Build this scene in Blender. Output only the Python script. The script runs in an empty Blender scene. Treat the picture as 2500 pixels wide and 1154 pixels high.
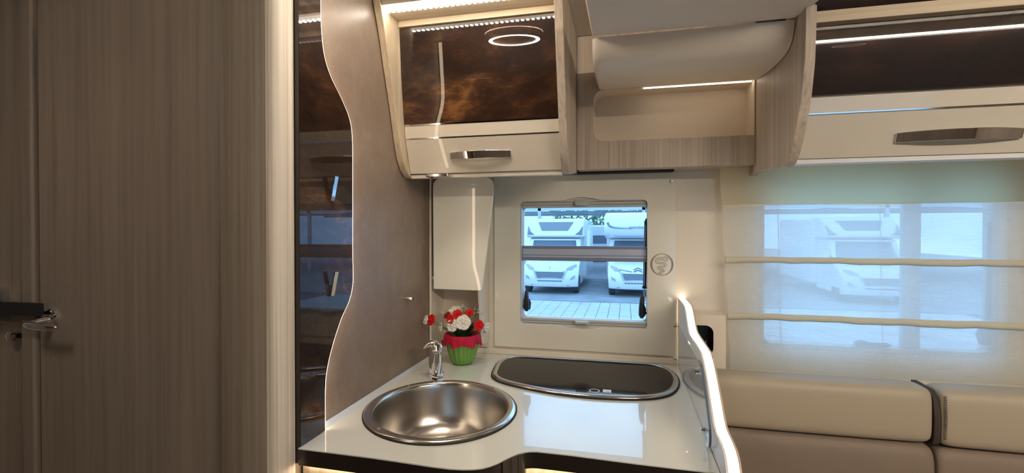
import bpy, bmesh, math, random
from mathutils import Vector, Matrix
from mathutils.geometry import tessellate_polygon
random.seed(7)
PI = math.pi
S = bpy.context.scene
COL = S.collection

# ---------------------------------------------------------------- camera
cam_d = bpy.data.cameras.new('camera')
cam = bpy.data.objects.new('camera', cam_d)
COL.objects.link(cam)
cam_d.sensor_width = 36.0
cam_d.lens = 36.0 * 1180 / 2500
cam_d.clip_start = 0.02
cam.location = (0, 0, 1.38)
cam.rotation_euler = (math.radians(90 - 0.58), 0, math.radians(13.2))
S.camera = cam
S.view_settings.view_transform = 'Standard'
S.view_settings.look = 'None'
S.view_settings.gamma = 1.0
S.view_settings.use_curve_mapping = False
S.view_settings.exposure = 0.45

# ---------------------------------------------------------------- sky
W = bpy.data.worlds.new('sky')
S.world = W
W.use_nodes = True
nt = W.node_tree
nt.nodes.clear()
wo = nt.nodes.new('ShaderNodeOutputWorld')
bg = nt.nodes.new('ShaderNodeBackground')
tc = nt.nodes.new('ShaderNodeTexCoord')
mp = nt.nodes.new('ShaderNodeMapping')
mp.inputs['Scale'].default_value = (1, 1, 2.2)
nz = nt.nodes.new('ShaderNodeTexNoise')
nz.inputs['Scale'].default_value = 2.3
nz.inputs['Detail'].default_value = 7
nz.inputs['Roughness'].default_value = .55
cr = nt.nodes.new('ShaderNodeValToRGB')
cr.color_ramp.elements[0].position = .47
cr.color_ramp.elements[0].color = (.46, .68, .96, 1)
cr.color_ramp.elements[1].position = .62
cr.color_ramp.elements[1].color = (.92, .97, 1.0, 1)
L_ = nt.links.new
L_(tc.outputs['Generated'], mp.inputs['Vector'])
L_(mp.outputs['Vector'], nz.inputs['Vector'])
L_(nz.outputs['Fac'], cr.inputs['Fac'])
L_(cr.outputs['Color'], bg.inputs['Color'])
bg.inputs['Strength'].default_value = 1.9
L_(bg.outputs['Background'], wo.inputs['Surface'])


WARM = (1.0, .84, .66)
NEUT = (1.0, .90, .78)
# ---------------------------------------------------------------- materials
MATS = {}


def principled(name, col=(.8, .8, .8), rough=.5, metal=0, coat=0, coat_rough=.03, spec=.5, ior=1.5):
    if name in MATS:
        return MATS[name]
    m = bpy.data.materials.new(name)
    m.use_nodes = True
    b = m.node_tree.nodes['Principled BSDF']
    b.inputs['Base Color'].default_value = (*col, 1)
    b.inputs['Roughness'].default_value = rough
    b.inputs['Metallic'].default_value = metal
    b.inputs['Coat Weight'].default_value = coat
    b.inputs['Coat Roughness'].default_value = coat_rough
    b.inputs['Specular IOR Level'].default_value = spec
    b.inputs['IOR'].default_value = ior
    m.diffuse_color = (*col, 1)
    MATS[name] = m
    return m


def N(m, t, **kw):
    n = m.node_tree.nodes.new(t)
    for k, v in kw.items():
        n.inputs[k].default_value = v
    return n


def mapped_noise(m, scale_vec, scale=1.0, detail=4, rough=.5, dist=0.0, coord='Object'):
    tc = N(m, 'ShaderNodeTexCoord')
    mp = N(m, 'ShaderNodeMapping')
    mp.inputs['Scale'].default_value = scale_vec
    nz = N(m, 'ShaderNodeTexNoise', Scale=scale, Detail=detail, Roughness=rough, Distortion=dist)
    m.node_tree.links.new(tc.outputs[coord], mp.inputs['Vector'])
    m.node_tree.links.new(mp.outputs['Vector'], nz.inputs['Vector'])
    return nz.outputs['Fac']


def ramp(m, fac, stops):
    r = N(m, 'ShaderNodeValToRGB')
    e = r.color_ramp.elements
    while len(e) < len(stops):
        e.new(.5)
    for i, (p, c) in enumerate(stops):
        e[i].position = p
        e[i].color = (*c, 1)
    m.node_tree.links.new(fac, r.inputs['Fac'])
    return r.outputs['Color']


def mixc(m, a, b, fac=.5, mode='MIX'):
    x = m.node_tree.nodes.new('ShaderNodeMix')
    x.data_type = 'RGBA'
    x.blend_type = mode
    x.inputs[0].default_value = fac
    for s, v in ((6, a), (7, b)):
        if hasattr(v, 'links'):
            m.node_tree.links.new(v, x.inputs[s])
        else:
            x.inputs[s].default_value = (*v, 1)
    return x.outputs[2]


def bump(m, fac, strength=.1, dist=.001):
    b = N(m, 'ShaderNodeBump', Strength=strength, Distance=dist)
    m.node_tree.links.new(fac, b.inputs['Height'])
    m.node_tree.links.new(b.outputs['Normal'], m.node_tree.nodes['Principled BSDF'].inputs['Normal'])


def base(m, c):
    m.node_tree.links.new(c, m.node_tree.nodes['Principled BSDF'].inputs['Base Color'])


def wood(name, light, mid, dark, axis='Z', rough=.5, fine=150, broad=14, spec=.35):
    """fine straight grained laminate, grain along axis"""
    m = principled(name, mid, rough, spec=spec)
    if len(m.node_tree.nodes) > 2:
        return m
    def sv(a, l):
        v = [a, a, a]
        v['XYZ'.index(axis)] = l
        return v
    f1 = mapped_noise(m, sv(fine, 1.6), 1, 3, .6)
    f2 = mapped_noise(m, sv(broad, .5), 1, 3, .6)
    f3 = mapped_noise(m, sv(55, 1.0), 1, 2, .5)
    c1 = ramp(m, f1, [(.34, dark), (.5, mid), (.66, light)])
    c2 = ramp(m, f2, [(.35, tuple(x * .80 for x in mid)), (.5, mid), (.66, tuple(min(1, x * 1.14) for x in light))])
    c3 = ramp(m, f3, [(.32, dark), (.44, mid), (.7, mid)])
    c = mixc(m, c1, c2, .5)
    c = mixc(m, c, c3, .3)
    base(m, c)
    bump(m, f1, .08, .0006)
    return m


OAK = wood('striped_oak_laminate', (.66, .56, .45), (.50, .415, .33), (.26, .205, .158))
OAK_EDGE = wood('light_oak_edging', (.66, .55, .40), (.53, .43, .30), (.33, .25, .165))
OAK_X = wood('light_oak_rail', (.68, .56, .40), (.56, .455, .32), (.36, .275, .18), axis='X')
OAK_DOOR = wood('shaded_oak_laminate', (.29, .238, .19), (.235, .19, .152), (.155, .124, .097), fine=60, broad=9, rough=.48)  # common oak darkened: the dim light on the left doors is in the colour
OAK_POST = wood('pale_oak_laminate', (.42, .36, .29), (.31, .255, .20), (.17, .135, .10), fine=130, broad=22)
CREAM = principled('gloss_cream_laminate', (.62, .56, .46), .32, coat=.7, coat_rough=.03)
CREAM_WALL = principled('cream_wall_lining', (.76, .69, .58), .38, spec=.4)
CREAM_PANEL = principled('gloss_cream_acrylic', (.80, .76, .65), .25, coat=1.0, coat_rough=.03)
FLAP = principled('white_gloss_board', (.90, .88, .77), .25, coat=1.0, coat_rough=.03)
SOFT = principled('cream_leatherette', (.80, .71, .59), .42, spec=.35)
f = mapped_noise(SOFT, (900, 900, 900), 1, 2)
bump(SOFT, f, .08, .0004)
BED = principled('pale_grey_beige_laminate', (.76, .70, .62), .5, spec=.3)
NICHE = principled('beige_niche_lining', (.74, .64, .52), .6, spec=.2)
WORK = principled('white_gloss_worktop', (.76, .77, .70), .22, coat=1.0, coat_rough=.012)
DARKEDGE = principled('dark_brown_edging', (.012, .007, .006), .3, coat=.5, coat_rough=.1)
GAP = principled('shadow_gap_rubber', (.02, .016, .013), .7)
CHROME = principled('polished_chrome', (.82, .82, .82), .06, metal=1)
STEEL = principled('brushed_steel', (.62, .58, .53), .24, metal=1)
f = mapped_noise(STEEL, (40, 40, 900), 1, 3)
bump(STEEL, f, .05, .0003)
STEELRIM = principled('satin_steel_rim', (.66, .65, .63), .17, metal=1)
ALU = principled('satin_aluminium', (.62, .64, .66), .35, metal=.8)
BLACKGLASS = principled('black_hob_glass', (.012, .009, .008), .03, spec=.5, ior=1.22)
BLACKPL = principled('black_plastic', (.012, .013, .018), .35)
GREYPL = principled('pale_grey_plastic', (.52, .52, .49), .4)
GREYPL2 = principled('blind_rail_grey', (.47, .54, .70), .45)
GREYPL3 = principled('blind_rail_dark_grey', (.22, .25, .36), .45)
WHITEPL = principled('white_plastic', (.78, .78, .76), .4)
SEAL = principled('clear_sealing_strip', (.50, .55, .60), .15, coat=.5)
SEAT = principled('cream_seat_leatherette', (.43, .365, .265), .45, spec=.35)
f = mapped_noise(SEAT, (700, 700, 700), 1, 2)
bump(SEAT, f, .12, .0004)
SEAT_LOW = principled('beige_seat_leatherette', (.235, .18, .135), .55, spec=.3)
PIPING = principled('brown_seat_gusset', (.05, .034, .026), .7)
LOGOPRINT = principled('taupe_print', (.27, .21, .165), .4, coat=.8)
RED = principled('red_petal', (.62, .012, .012), .5, spec=.2)
DRED = principled('dark_red_petal', (.33, .008, .010), .55, spec=.2)
WHITE = principled('white_petal', (.80, .78, .70), .5, spec=.2)
WRAP = principled('raspberry_wrapping', (.50, .012, .045), .55, spec=.2)
POT = principled('apple_green_pot', (.16, .33, .055), .38)
LEAF = principled('dark_leaf', (.02, .06, .015), .5)
STEM = principled('green_stem', (.07, .14, .03), .5)
BUD = principled('cream_bud', (.8, .8, .66), .6)

# taupe brushed wall lining
TAUPE = principled('taupe_metallic_lining', (.25, .19, .145), .40, spec=.55)
f1 = mapped_noise(TAUPE, (16, 16, 12), 1, 7, .65, .6)
f2 = mapped_noise(TAUPE, (150, 150, 110), 1, 4, .6)
c = ramp(TAUPE, f1, [(.3, (.18, .132, .102)), (.55, (.235, .172, .130)), (.75, (.29, .218, .165))])
base(TAUPE, mixc(TAUPE, c, ramp(TAUPE, f2, [(.3, (.175, .128, .098)), (.7, (.28, .212, .160))]), .35))
bump(TAUPE, f2, .12, .0005)

# glossy rusty-brown marbled sheet
RUST = principled('gloss_rust_marble', (.05, .03, .02), .4, coat=.9, coat_rough=.012, spec=.05)
f1 = mapped_noise(RUST, (3.6, 3.6, 8.5), 1, 12, .70, .3)
f2 = mapped_noise(RUST, (14, 14, 26), 1, 10, .8, .2)
f3 = mapped_noise(RUST, (1.6, 1.6, 2.2), 1.3, 2, .5)
c1 = ramp(RUST, f1, [(.30, (.010, .006, .005)), (.50, (.030, .014, .009)), (.56, (.060, .027, .013)), (.66, (.22, .10, .034))])
c2 = ramp(RUST, f2, [(.35, (.010, .006, .005)), (.55, (.032, .016, .010)), (.70, (.14, .06, .022))])
c3 = ramp(RUST, f3, [(.38, (.55, .5, .5)), (.62, (1.25, 1.2, 1.1))])
base(RUST, mixc(RUST, mixc(RUST, c1, c2, .38), c3, 1.0, 'MULTIPLY'))
RUST_DARK = principled('gloss_dark_brown_marble', (.012, .007, .006), .4, coat=.8, coat_rough=.012, spec=.05)
f1 = mapped_noise(RUST_DARK, (3, 3, 6), 1, 8, .6, .4)
base(RUST_DARK, ramp(RUST_DARK, f1, [(.35, (.006, .004, .004)), (.55, (.014, .007, .006)), (.72, (.035, .015, .011))]))


def emis(name, col, strength):
    m = bpy.data.materials.new(name)
    m.use_nodes = True
    n = m.node_tree
    n.nodes.clear()
    e = n.nodes.new('ShaderNodeEmission')
    e.inputs['Color'].default_value = (*col, 1)
    e.inputs['Strength'].default_value = strength
    o = n.nodes.new('ShaderNodeOutputMaterial')
    n.links.new(e.outputs[0], o.inputs[0])
    m.diffuse_color = (*col, 1)
    return m


LED = emis('led_diode', (1.0, .90, .76), 36)
LEDBAR = emis('led_bar_diffuser', (1.0, .86, .68), 6)
LED_EDGE = emis('led_edge_glow', (1.0, .78, .56), 7.0)
LEDBAR2 = emis('led_locker_strip', (1.0, .88, .72), 260)
LEDBAR3 = emis('led_niche_strip', (1.0, .84, .64), 7)
LED_GUARD = emis('led_guard_diffuser', (1.0, .88, .73), 4.5)
LED_UNDER = emis('led_under_worktop', (1.0, .78, .55), 30)
LED_RING = emis('ring_lamp_diffuser', (1.0, .87, .72), 100)


def clear(name, tint, refl=1.0, ior=1.49):
    """clear flat sheet: tinted see-through plus fresnel gloss"""
    m = bpy.data.materials.new(name)
    m.use_nodes = True
    n = m.node_tree
    n.nodes.clear()
    t = n.nodes.new('ShaderNodeBsdfTransparent')
    t.inputs['Color'].default_value = (*tint, 1)
    g = n.nodes.new('ShaderNodeBsdfGlossy')
    g.inputs['Roughness'].default_value = .01
    g.inputs['Color'].default_value = (refl, refl, refl, 1)
    fr = n.nodes.new('ShaderNodeFresnel')
    fr.inputs['IOR'].default_value = ior
    mx = n.nodes.new('ShaderNodeMixShader')
    o = n.nodes.new('ShaderNodeOutputMaterial')
    ge = n.nodes.new('ShaderNodeNewGeometry')      # only the entering face reflects
    ml = n.nodes.new('ShaderNodeMath')
    ml.operation = 'SUBTRACT'
    ml.use_clamp = True
    n.links.new(fr.outputs[0], ml.inputs[0])
    n.links.new(ge.outputs['Backfacing'], ml.inputs[1])
    n.links.new(ml.outputs[0], mx.inputs[0])
    n.links.new(t.outputs[0], mx.inputs[1])
    n.links.new(g.outputs[0], mx.inputs[2])
    n.links.new(mx.outputs[0], o.inputs[0])
    m.diffuse_color = (*tint, 1)
    return m


PANE = clear('tinted_acrylic_pane', (.70, .87, 1.0), 1.0, 1.35)
GUARDGLASS = clear('clear_guard_acrylic', (.97, .98, .98), 1.0, 1.38)

# sheer pleated blind fabric
SHEER = bpy.data.materials.new('sheer_ribbed_blind')
SHEER.use_nodes = True
n = SHEER.node_tree
n.nodes.clear()
_tc = n.nodes.new('ShaderNodeTexCoord')
_wv = n.nodes.new('ShaderNodeTexWave')
_wv.wave_type = 'BANDS'
_wv.bands_direction = 'Z'
_wv.inputs['Scale'].default_value = 58
_wv.inputs['Distortion'].default_value = .15
n.links.new(_tc.outputs['Object'], _wv.inputs['Vector'])
_mr = n.nodes.new('ShaderNodeMapRange')
_mr.inputs['To Min'].default_value = .20
_mr.inputs['To Max'].default_value = .38
n.links.new(_wv.outputs['Fac'], _mr.inputs['Value'])
_tr = n.nodes.new('ShaderNodeBsdfTransparent')
_tl = n.nodes.new('ShaderNodeBsdfTranslucent')
_tl.inputs['Color'].default_value = (.90, .90, .84, 1)
_df = n.nodes.new('ShaderNodeBsdfDiffuse')
_df.inputs['Color'].default_value = (.84, .82, .72, 1)
_a = n.nodes.new('ShaderNodeMixShader')
_a.inputs[0].default_value = .35
n.links.new(_tl.outputs[0], _a.inputs[1])
n.links.new(_df.outputs[0], _a.inputs[2])
_b = n.nodes.new('ShaderNodeMixShader')
n.links.new(_mr.outputs[0], _b.inputs[0])
n.links.new(_a.outputs[0], _b.inputs[1])
n.links.new(_tr.outputs[0], _b.inputs[2])
_o = n.nodes.new('ShaderNodeOutputMaterial')
n.links.new(_b.outputs[0], _o.inputs[0])


def cloth(name, col, tfac, tcol=None):
    m = bpy.data.materials.new(name)
    m.use_nodes = True
    n = m.node_tree
    n.nodes.clear()
    t = n.nodes.new('ShaderNodeBsdfTranslucent')
    d = n.nodes.new('ShaderNodeBsdfDiffuse')
    t.inputs['Color'].default_value = (*(tcol or col), 1)
    d.inputs['Color'].default_value = (*col, 1)
    x = n.nodes.new('ShaderNodeMixShader')
    x.inputs[0].default_value = tfac
    o = n.nodes.new('ShaderNodeOutputMaterial')
    n.links.new(d.outputs[0], x.inputs[1])
    n.links.new(t.outputs[0], x.inputs[2])
    n.links.new(x.outputs[0], o.inputs[0])
    m.diffuse_color = (*col, 1)
    return m


BAND = cloth('double_blind_fabric', (.95, .90, .74), .5, (1.0, .85, .50))
HEM = cloth('cream_blind_hem', (.78, .74, .62), .35)


# ---------------------------------------------------------------- mesh helpers
class MB:
    def __init__(s):
        s.v = []
        s.f = []

    def add(s, vs, fs):
        o = len(s.v)
        s.v += [tuple(v) for v in vs]
        s.f += [tuple(i + o for i in f) for f in fs]
        return s

    def box(s, x0, x1, y0, y1, z0, z1):
        vs = [(x, y, z) for x in (x0, x1) for y in (y0, y1) for z in (z0, z1)]
        return s.add(vs, [(0, 1, 3, 2), (4, 6, 7, 5), (0, 4, 5, 1), (2, 3, 7, 6), (0, 2, 6, 4), (1, 5, 7, 3)])

    def prism(s, loops, axis, a0, a1):
        """2D loops (outer first, then holes) extruded along axis between a0 and a1"""
        if isinstance(loops[0][0], (int, float)):
            loops = [loops]
        def p3(p, a):
            if axis == 'X':
                return (a, p[0], p[1])
            if axis == 'Y':
                return (p[0], a, p[1])
            return (p[0], p[1], a)
        flat = [p for l in loops for p in l]
        tris = tessellate_polygon([[Vector((p[0], p[1], 0)) for p in l] for l in loops])
        n_ = len(flat)
        vs = [p3(p, a0) for p in flat] + [p3(p, a1) for p in flat]
        fs = []
        for t in tris:
            fs.append(tuple(t))
            fs.append(tuple(i + n_ for i in reversed(t)))
        o = 0
        for l in loops:
            k = len(l)
            for i in range(k):
                a, b = o + i, o + (i + 1) % k
                fs.append((a, b, b + n_, a + n_))
            o += k
        return s.add(vs, fs)

    def tube(s, pts, r, seg=12, caps=True):
        pts = [Vector(p) for p in pts]
        rs = r if isinstance(r, (list, tuple)) else [r] * len(pts)
        vs = []
        prev = None
        for i, p in enumerate(pts):
            t = (pts[min(i + 1, len(pts) - 1)] - pts[max(i - 1, 0)]).normalized()
            if prev is None:
                u = t.orthogonal().normalized()
            else:
                u = (prev - t * prev.dot(t)).normalized()
            prev = u
            w = t.cross(u)
            for k in range(seg):
                a = 2 * PI * k / seg
                vs.append(p + (u * math.cos(a) + w * math.sin(a)) * rs[i])
        fs = []
        for i in range(len(pts) - 1):
            for k in range(seg):
                a = i * seg + k
                b = i * seg + (k + 1) % seg
                fs.append((a, b, b + seg, a + seg))
        if caps:
            fs.append(tuple(reversed(range(seg))))
            fs.append(tuple(range((len(pts) - 1) * seg, len(pts) * seg)))
        return s.add(vs, fs)

    def lathe(s, prof, c=(0, 0, 0), seg=48, ex=1.0, ey=1.0, rot=0.0, closed=False, fn=None):
        """prof list of (r,z); elliptical scale ex, ey rotated by rot"""
        vs = []
        cr_, sr_ = math.cos(rot), math.sin(rot)
        for (r, z) in prof:
            for k in range(seg):
                a = 2 * PI * k / seg
                rr, zz = (r, z) if fn is None else fn(r, z, a)
                x, y = rr * math.cos(a) * ex, rr * math.sin(a) * ey
                vs.append((c[0] + x * cr_ - y * sr_, c[1] + x * sr_ + y * cr_, c[2] + zz))
        fs = []
        for i in range(len(prof) - 1):
            for k in range(seg):
                a = i * seg + k
                b = i * seg + (k + 1) % seg
                fs.append((a, b, b + seg, a + seg))
        if closed:
            fs.append(tuple(reversed(range(seg))))
            fs.append(tuple(range((len(prof) - 1) * seg, len(prof) * seg)))
        return s.add(vs, fs)

    def ribbon(s, pts, half, normal):
        """flat band of given half width around a polyline lying across normal"""
        n = Vector(normal)
        vs = []
        pts = [Vector(p) for p in pts]
        for i, p in enumerate(pts):
            t = (pts[min(i + 1, len(pts) - 1)] - pts[max(i - 1, 0)]).normalized()
            w = t.cross(n).normalized()
            h = half[i] if isinstance(half, (list, tuple)) else half
            vs += [p + w * h, p - w * h]
        fs = [(2 * i, 2 * i + 1, 2 * i + 3, 2 * i + 2) for i in range(len(pts) - 1)]
        return s.add(vs, fs)

    def build(s, name, mat, parent=None, bevel=0, seg=2, smooth=True, ang=35, label=None, kind=None, **tg):
        me = bpy.data.meshes.new(name)
        xs = [v[0] for v in s.v]; ys = [v[1] for v in s.v]; zs = [v[2] for v in s.v]
        if parent is None:
            org = Vector(((min(xs) + max(xs)) / 2, (min(ys) + max(ys)) / 2, min(zs)))
            loc = org
        else:
            pw = WLOC[parent.name]
            org = Vector(((min(xs) + max(xs)) / 2, (min(ys) + max(ys)) / 2, (min(zs) + max(zs)) / 2))
            loc = org - pw
        me.from_pydata([tuple(Vector(v) - org) for v in s.v], [], s.f)
        me.validate()
        bm = bmesh.new()
        bm.from_mesh(me)
        bmesh.ops.remove_doubles(bm, verts=bm.verts, dist=1e-6)
        bmesh.ops.recalc_face_normals(bm, faces=bm.faces)
        bm.to_mesh(me)
        bm.free()
        if smooth:
            for p in me.polygons:
                p.use_smooth = True
            me.set_sharp_from_angle(angle=math.radians(ang))
        o = bpy.data.objects.new(name, me)
        COL.objects.link(o)
        if isinstance(mat, (list, tuple)):
            for x in mat:
                me.materials.append(x)
        else:
            me.materials.append(mat)
        o.location = loc
        WLOC[o.name] = org
        if parent is not None:
            o.parent = parent
        if bevel:
            b = o.modifiers.new('bevel', 'BEVEL')
            b.width = bevel
            b.segments = seg
            b.limit_method = 'ANGLE'
            b.angle_limit = math.radians(40)
            b.harden_normals = False
        if label:
            o['label'] = label
        if kind:
            o['kind'] = kind
        for k, v in tg.items():
            o[k] = v
        return o


WLOC = {}


def thing(name, loc, label, cat, group=None):
    o = bpy.data.objects.new(name, None)
    COL.objects.link(o)
    o.location = loc
    o.empty_display_size = .05
    WLOC[o.name] = Vector(loc)
    o['label'] = label
    o['category'] = cat
    if group:
        o['group'] = group
    return o


def struct(name, loc):
    o = bpy.data.objects.new(name, None)
    COL.objects.link(o)
    o.location = loc
    WLOC[o.name] = Vector(loc)
    o['kind'] = 'structure'
    return o


def rrect(x0, x1, z0, z1, r, n=6, corners=(1, 1, 1, 1)):
    """rounded rectangle loop, corners order bl br tr tl"""
    out = []
    for (cx, cz, a0, on, px, pz) in ((x0 + r, z0 + r, PI, corners[0], x0, z0), (x1 - r, z0 + r, 1.5 * PI, corners[1], x1, z0),
                                     (x1 - r, z1 - r, 0, corners[2], x1, z1), (x0 + r, z1 - r, .5 * PI, corners[3], x0, z1)):
        if on:
            for i in range(n + 1):
                a = a0 + .5 * PI * i / n
                out.append((cx + r * math.cos(a), cz + r * math.sin(a)))
        else:
            out.append((px, pz))
    return out


def smooth_loop(pts, sub=4, closed=True):
    """Catmull-Rom through the points"""
    n_ = len(pts)
    out = []
    rng = range(n_) if closed else range(n_ - 1)
    for i in rng:
        if closed:
            p = [Vector(pts[(i + k) % n_]) for k in (-1, 0, 1, 2)]
        else:
            p = [Vector(pts[max(0, min(n_ - 1, i + k))]) for k in (-1, 0, 1, 2)]
        for s_ in range(sub):
            t = s_ / sub
            q = .5 * ((2 * p[1]) + (-p[0] + p[2]) * t + (2 * p[0] - 5 * p[1] + 4 * p[2] - p[3]) * t * t + (-p[0] + 3 * p[1] - 3 * p[2] + p[3]) * t ** 3)
            out.append(tuple(q))
    if not closed:
        out.append(tuple(pts[-1]))
    return out


def interp(prof, z):
    """Y at height z along a (Y,z) profile sorted by descending z"""
    for (y0, z0), (y1, z1) in zip(prof, prof[1:]):
        if z1 <= z <= z0:
            return y0 + (y1 - y0) * (z0 - z) / (z0 - z1)
    return prof[0][0] if z > prof[0][1] else prof[-1][0]


# ================================================================ SETTING
YW = 1.840      # inner face of the window wall
# window wall with its two openings
WALL = [(-.78, 0), (2.35, 0), (2.35, 2.06), (-.78, 2.06)]
h1 = rrect(-.405, .085, 1.014, 1.504, .012)
h2 = rrect(.455, 1.150, .975, 1.575, .03)
w = MB().prism([WALL, h1, h2], 'Y', YW, YW + .036)
w.build('wall_back', CREAM_WALL, kind='structure')
# side wall with the taupe lining
MB().box(-.80, -.722, .936, 1.842, 0, 2.06).build('wall_left', TAUPE, kind='structure')
# cabin shell behind and beside the camera
MB().prism([[(-2.1, 0), (2.35, 0), (2.35, 2.06), (-2.1, 2.06)], rrect(.30, 1.70, .85, 1.44, .03)], 'Y', -.52, -.45).build('wall_front', OAK_DOOR, kind='structure')
MB().box(2.35, 2.42, -.45, 1.88, 0, 2.06).build('wall_right', OAK_DOOR, kind='structure')
MB().box(-2.1, 2.35, -.52, 1.90, -.04, 0).build('floor', OAK_DOOR, kind='structure')
MB().box(-2.1, 2.35, -.52, 1.90, 2.06, 2.10).build('ceiling', BED, kind='structure')
MB().box(-2.1, -2.04, -.45, .90, 0, 2.06).build('wall_left_end', OAK_DOOR, kind='structure')

# washroom door, its frame and the post beside the kitchen
door = MB().box(-1.412, -.868, .896, .925, .03, 2.04).build('door_1', OAK_DOOR, bevel=.004, kind='structure')
hd = MB()
hd.lathe([(0, 0), (.025, 0), (.025, .006), (.021, .009), (0, .009)], seg=28)
hd.v = [(-1.372 + a, .896 - c_, 1.166 + b) for a, b, c_ in hd.v]
hd.tube([(-1.372, .895, 1.166), (-1.373, .868, 1.164), (-1.377, .852, 1.159)], [.010, .009, .009], 14)
hd.build('door_handle', CHROME, door, label='chrome lever handle', smooth=True)
lv = MB()
lv.tube([(-1.390, .855, 1.159), (-1.380, .852, 1.159), (-1.355, .849, 1.157), (-1.325, .850, 1.156), (-1.300, .853, 1.155), (-1.292, .855, 1.155)],
        [.006, .0085, .009, .008, .0075, .004], 14)
lv.build('lever', CHROME, door)
MB().box(-1.463, -1.420, .888, .930, 0, 2.06).build('trim_1', OAK_DOOR, bevel=.006, seg=3, kind='structure')
MB().box(-1.52, -.72, .926, .936, 0, 2.06).build('trim_2', GAP, kind='structure')
# far-left door, set slightly deeper, with latch bar and knob
d2 = MB().box(-2.02, -1.478, .905, .925, .03, 2.04).build('door_2', OAK_DOOR, bevel=.004, kind='structure')
MB().prism(rrect(-1.62, -1.372, 1.176, 1.207, .005), 'Y', .868, .880).build('latch_bar', BLACKPL, d2, bevel=.003, label='black latch bar')
MB().prism(rrect(-1.60, -1.525, 1.150, 1.238, .005), 'Y', .880, .906).build('latch_plate', STEELRIM, d2, bevel=.002)
kb = MB().lathe([(0, 0), (.012, 0), (.012, .012), (.014, .016), (.013, .022), (.008, .025), (0, .026)], seg=24)
kb.v = [(-1.492 + a, .905 - c_, 1.118 + b) for a, b, c_ in kb.v]
kb.build('knob', CHROME, d2, label='small chrome knob')
# pale oak corner post with rounded right edge
post = MB().prism([(-.862, .9335), (-.862, .884), (-.858, .880), (-.742, .878), (-.742, .9335)], 'Z', 0, 2.06).build('trim_3', OAK_POST, kind='structure', ang=50)
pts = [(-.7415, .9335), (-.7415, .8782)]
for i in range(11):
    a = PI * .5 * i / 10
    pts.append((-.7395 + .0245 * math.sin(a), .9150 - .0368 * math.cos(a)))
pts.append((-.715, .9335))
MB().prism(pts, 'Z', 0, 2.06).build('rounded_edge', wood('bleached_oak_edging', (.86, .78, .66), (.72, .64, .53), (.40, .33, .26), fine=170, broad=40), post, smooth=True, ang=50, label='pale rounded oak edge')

# smooth lowered panel overhead (from the padded shelf towards the camera)
bp = MB().prism([(-.088, 1.316), (-.098, .2), (-.098, -.30), (.52, -.30), (.52, .55), (.46, 1.05), (.43, 1.22), (.405, 1.316)], 'Z', 1.903, 1.945)
bp.build('ceiling', BED, bevel=.004, kind='structure')

# ================================================================ OVERHEAD CABINET, left
prof_side = [(1.286, 2.06), (1.318, 1.98), (1.348, 1.885), (1.387, 1.77), (1.415, 1.674), (1.436, 1.615), (1.462, 1.580), (1.495, 1.560), (1.535, 1.561)]
DP = [(1.408, 2.05), (1.412, 2.02), (1.4265, 1.857), (1.446, 1.722), (1.4525, 1.678), (1.491, 1.571)]


def door_slab(mb, prof, z0, z1, x0, x1, th=.018, n=6, off=0.0):
    zs = [z1 + (z0 - z1) * i / n for i in range(n + 1)]
    fr = [(interp(prof, z) + off, z) for z in zs]
    bk = [(y + th, z) for y, z in reversed(fr)]
    return mb.prism(fr + bk, 'X', x0, x1)


def handle(parent, xc, zc, yc, half, h=.024, depth=.017, th=.005, tilt=.33, label=None):
    """bowed flat bar handle with an end block at each side, leaning like the door"""
    n_ = 20
    vs = []
    fs = []
    for i in range(n_ + 1):
        t = i / n_ * 2 - 1
        x = xc + t * half
        d = .010 + depth * (1 - t * t)
        hh = h * (1 - .10 * t * t)
        back = d if abs(t) > .84 else th
        for (dy, dz) in ((0, -hh / 2), (0, hh / 2), (back, hh / 2), (back, -hh / 2)):
            vs.append((x, yc - d + dy - tilt * dz, zc + dz))
    for i in range(n_):
        for k in range(4):
            a = i * 4 + k
            b = i * 4 + (k + 1) % 4
            fs.append((a, b, b + 4, a + 4))
    fs += [(0, 1, 2, 3), tuple(n_ * 4 + k for k in (3, 2, 1, 0))]
    return MB().add(vs, fs).build('handle', CHROME, parent, bevel=.0012, label=label or 'chrome bow handle', ang=40)


oc = thing('overhead_cabinet', (-.44, 1.65, 1.552), 'overhead locker above the sink, rusty marbled door over cream strip, oak sides and LED strip', 'cabinet')
sp = [(1.83, 1.602)] + [(1.83, 2.058)] + prof_side
MB().prism(sp, 'X', -.720, -.698).build('side_panel', OAK_EDGE, oc, bevel=.0015)
sp2 = [(1.69, 1.584), (1.69, 2.058)] + [(y - .006, z) for y, z in prof_side]
MB().prism(sp2, 'X', -.190, -.166).build('side_panel', OAK, oc, bevel=.0015)
# rail, underside over the door, LED profile
MB().box(-.697, -.191, 1.404, 1.43, 2.022, 2.0395).build('top_rail', OAK_X, oc)
MB().box(-.697, -.191, 1.328, 1.44, 2.040, 2.056).build('soffit', OAK_X, oc)
MB().box(-.697, -.191, 1.300, 1.327, 2.044, 2.058).build('cornice', CREAM, oc)
ls = MB().prism([(1.314, 2.0435), (1.314, 2.036), (1.318, 2.032), (1.326, 2.034), (1.327, 2.0435)], 'X', -.696, -.192)
ls = ls.build('led_strip', LEDBAR, oc, label='glowing LED strip')
dd = MB()
k = 30
for i in range(k):
    x = -.688 + i * (.488 / (k - 1))
    dd.box(x - .0042, x + .0042, 1.3135, 1.325, 2.0300, 2.0335)
dd.build('diodes', LED, oc, kind='stuff', smooth=False)
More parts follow.
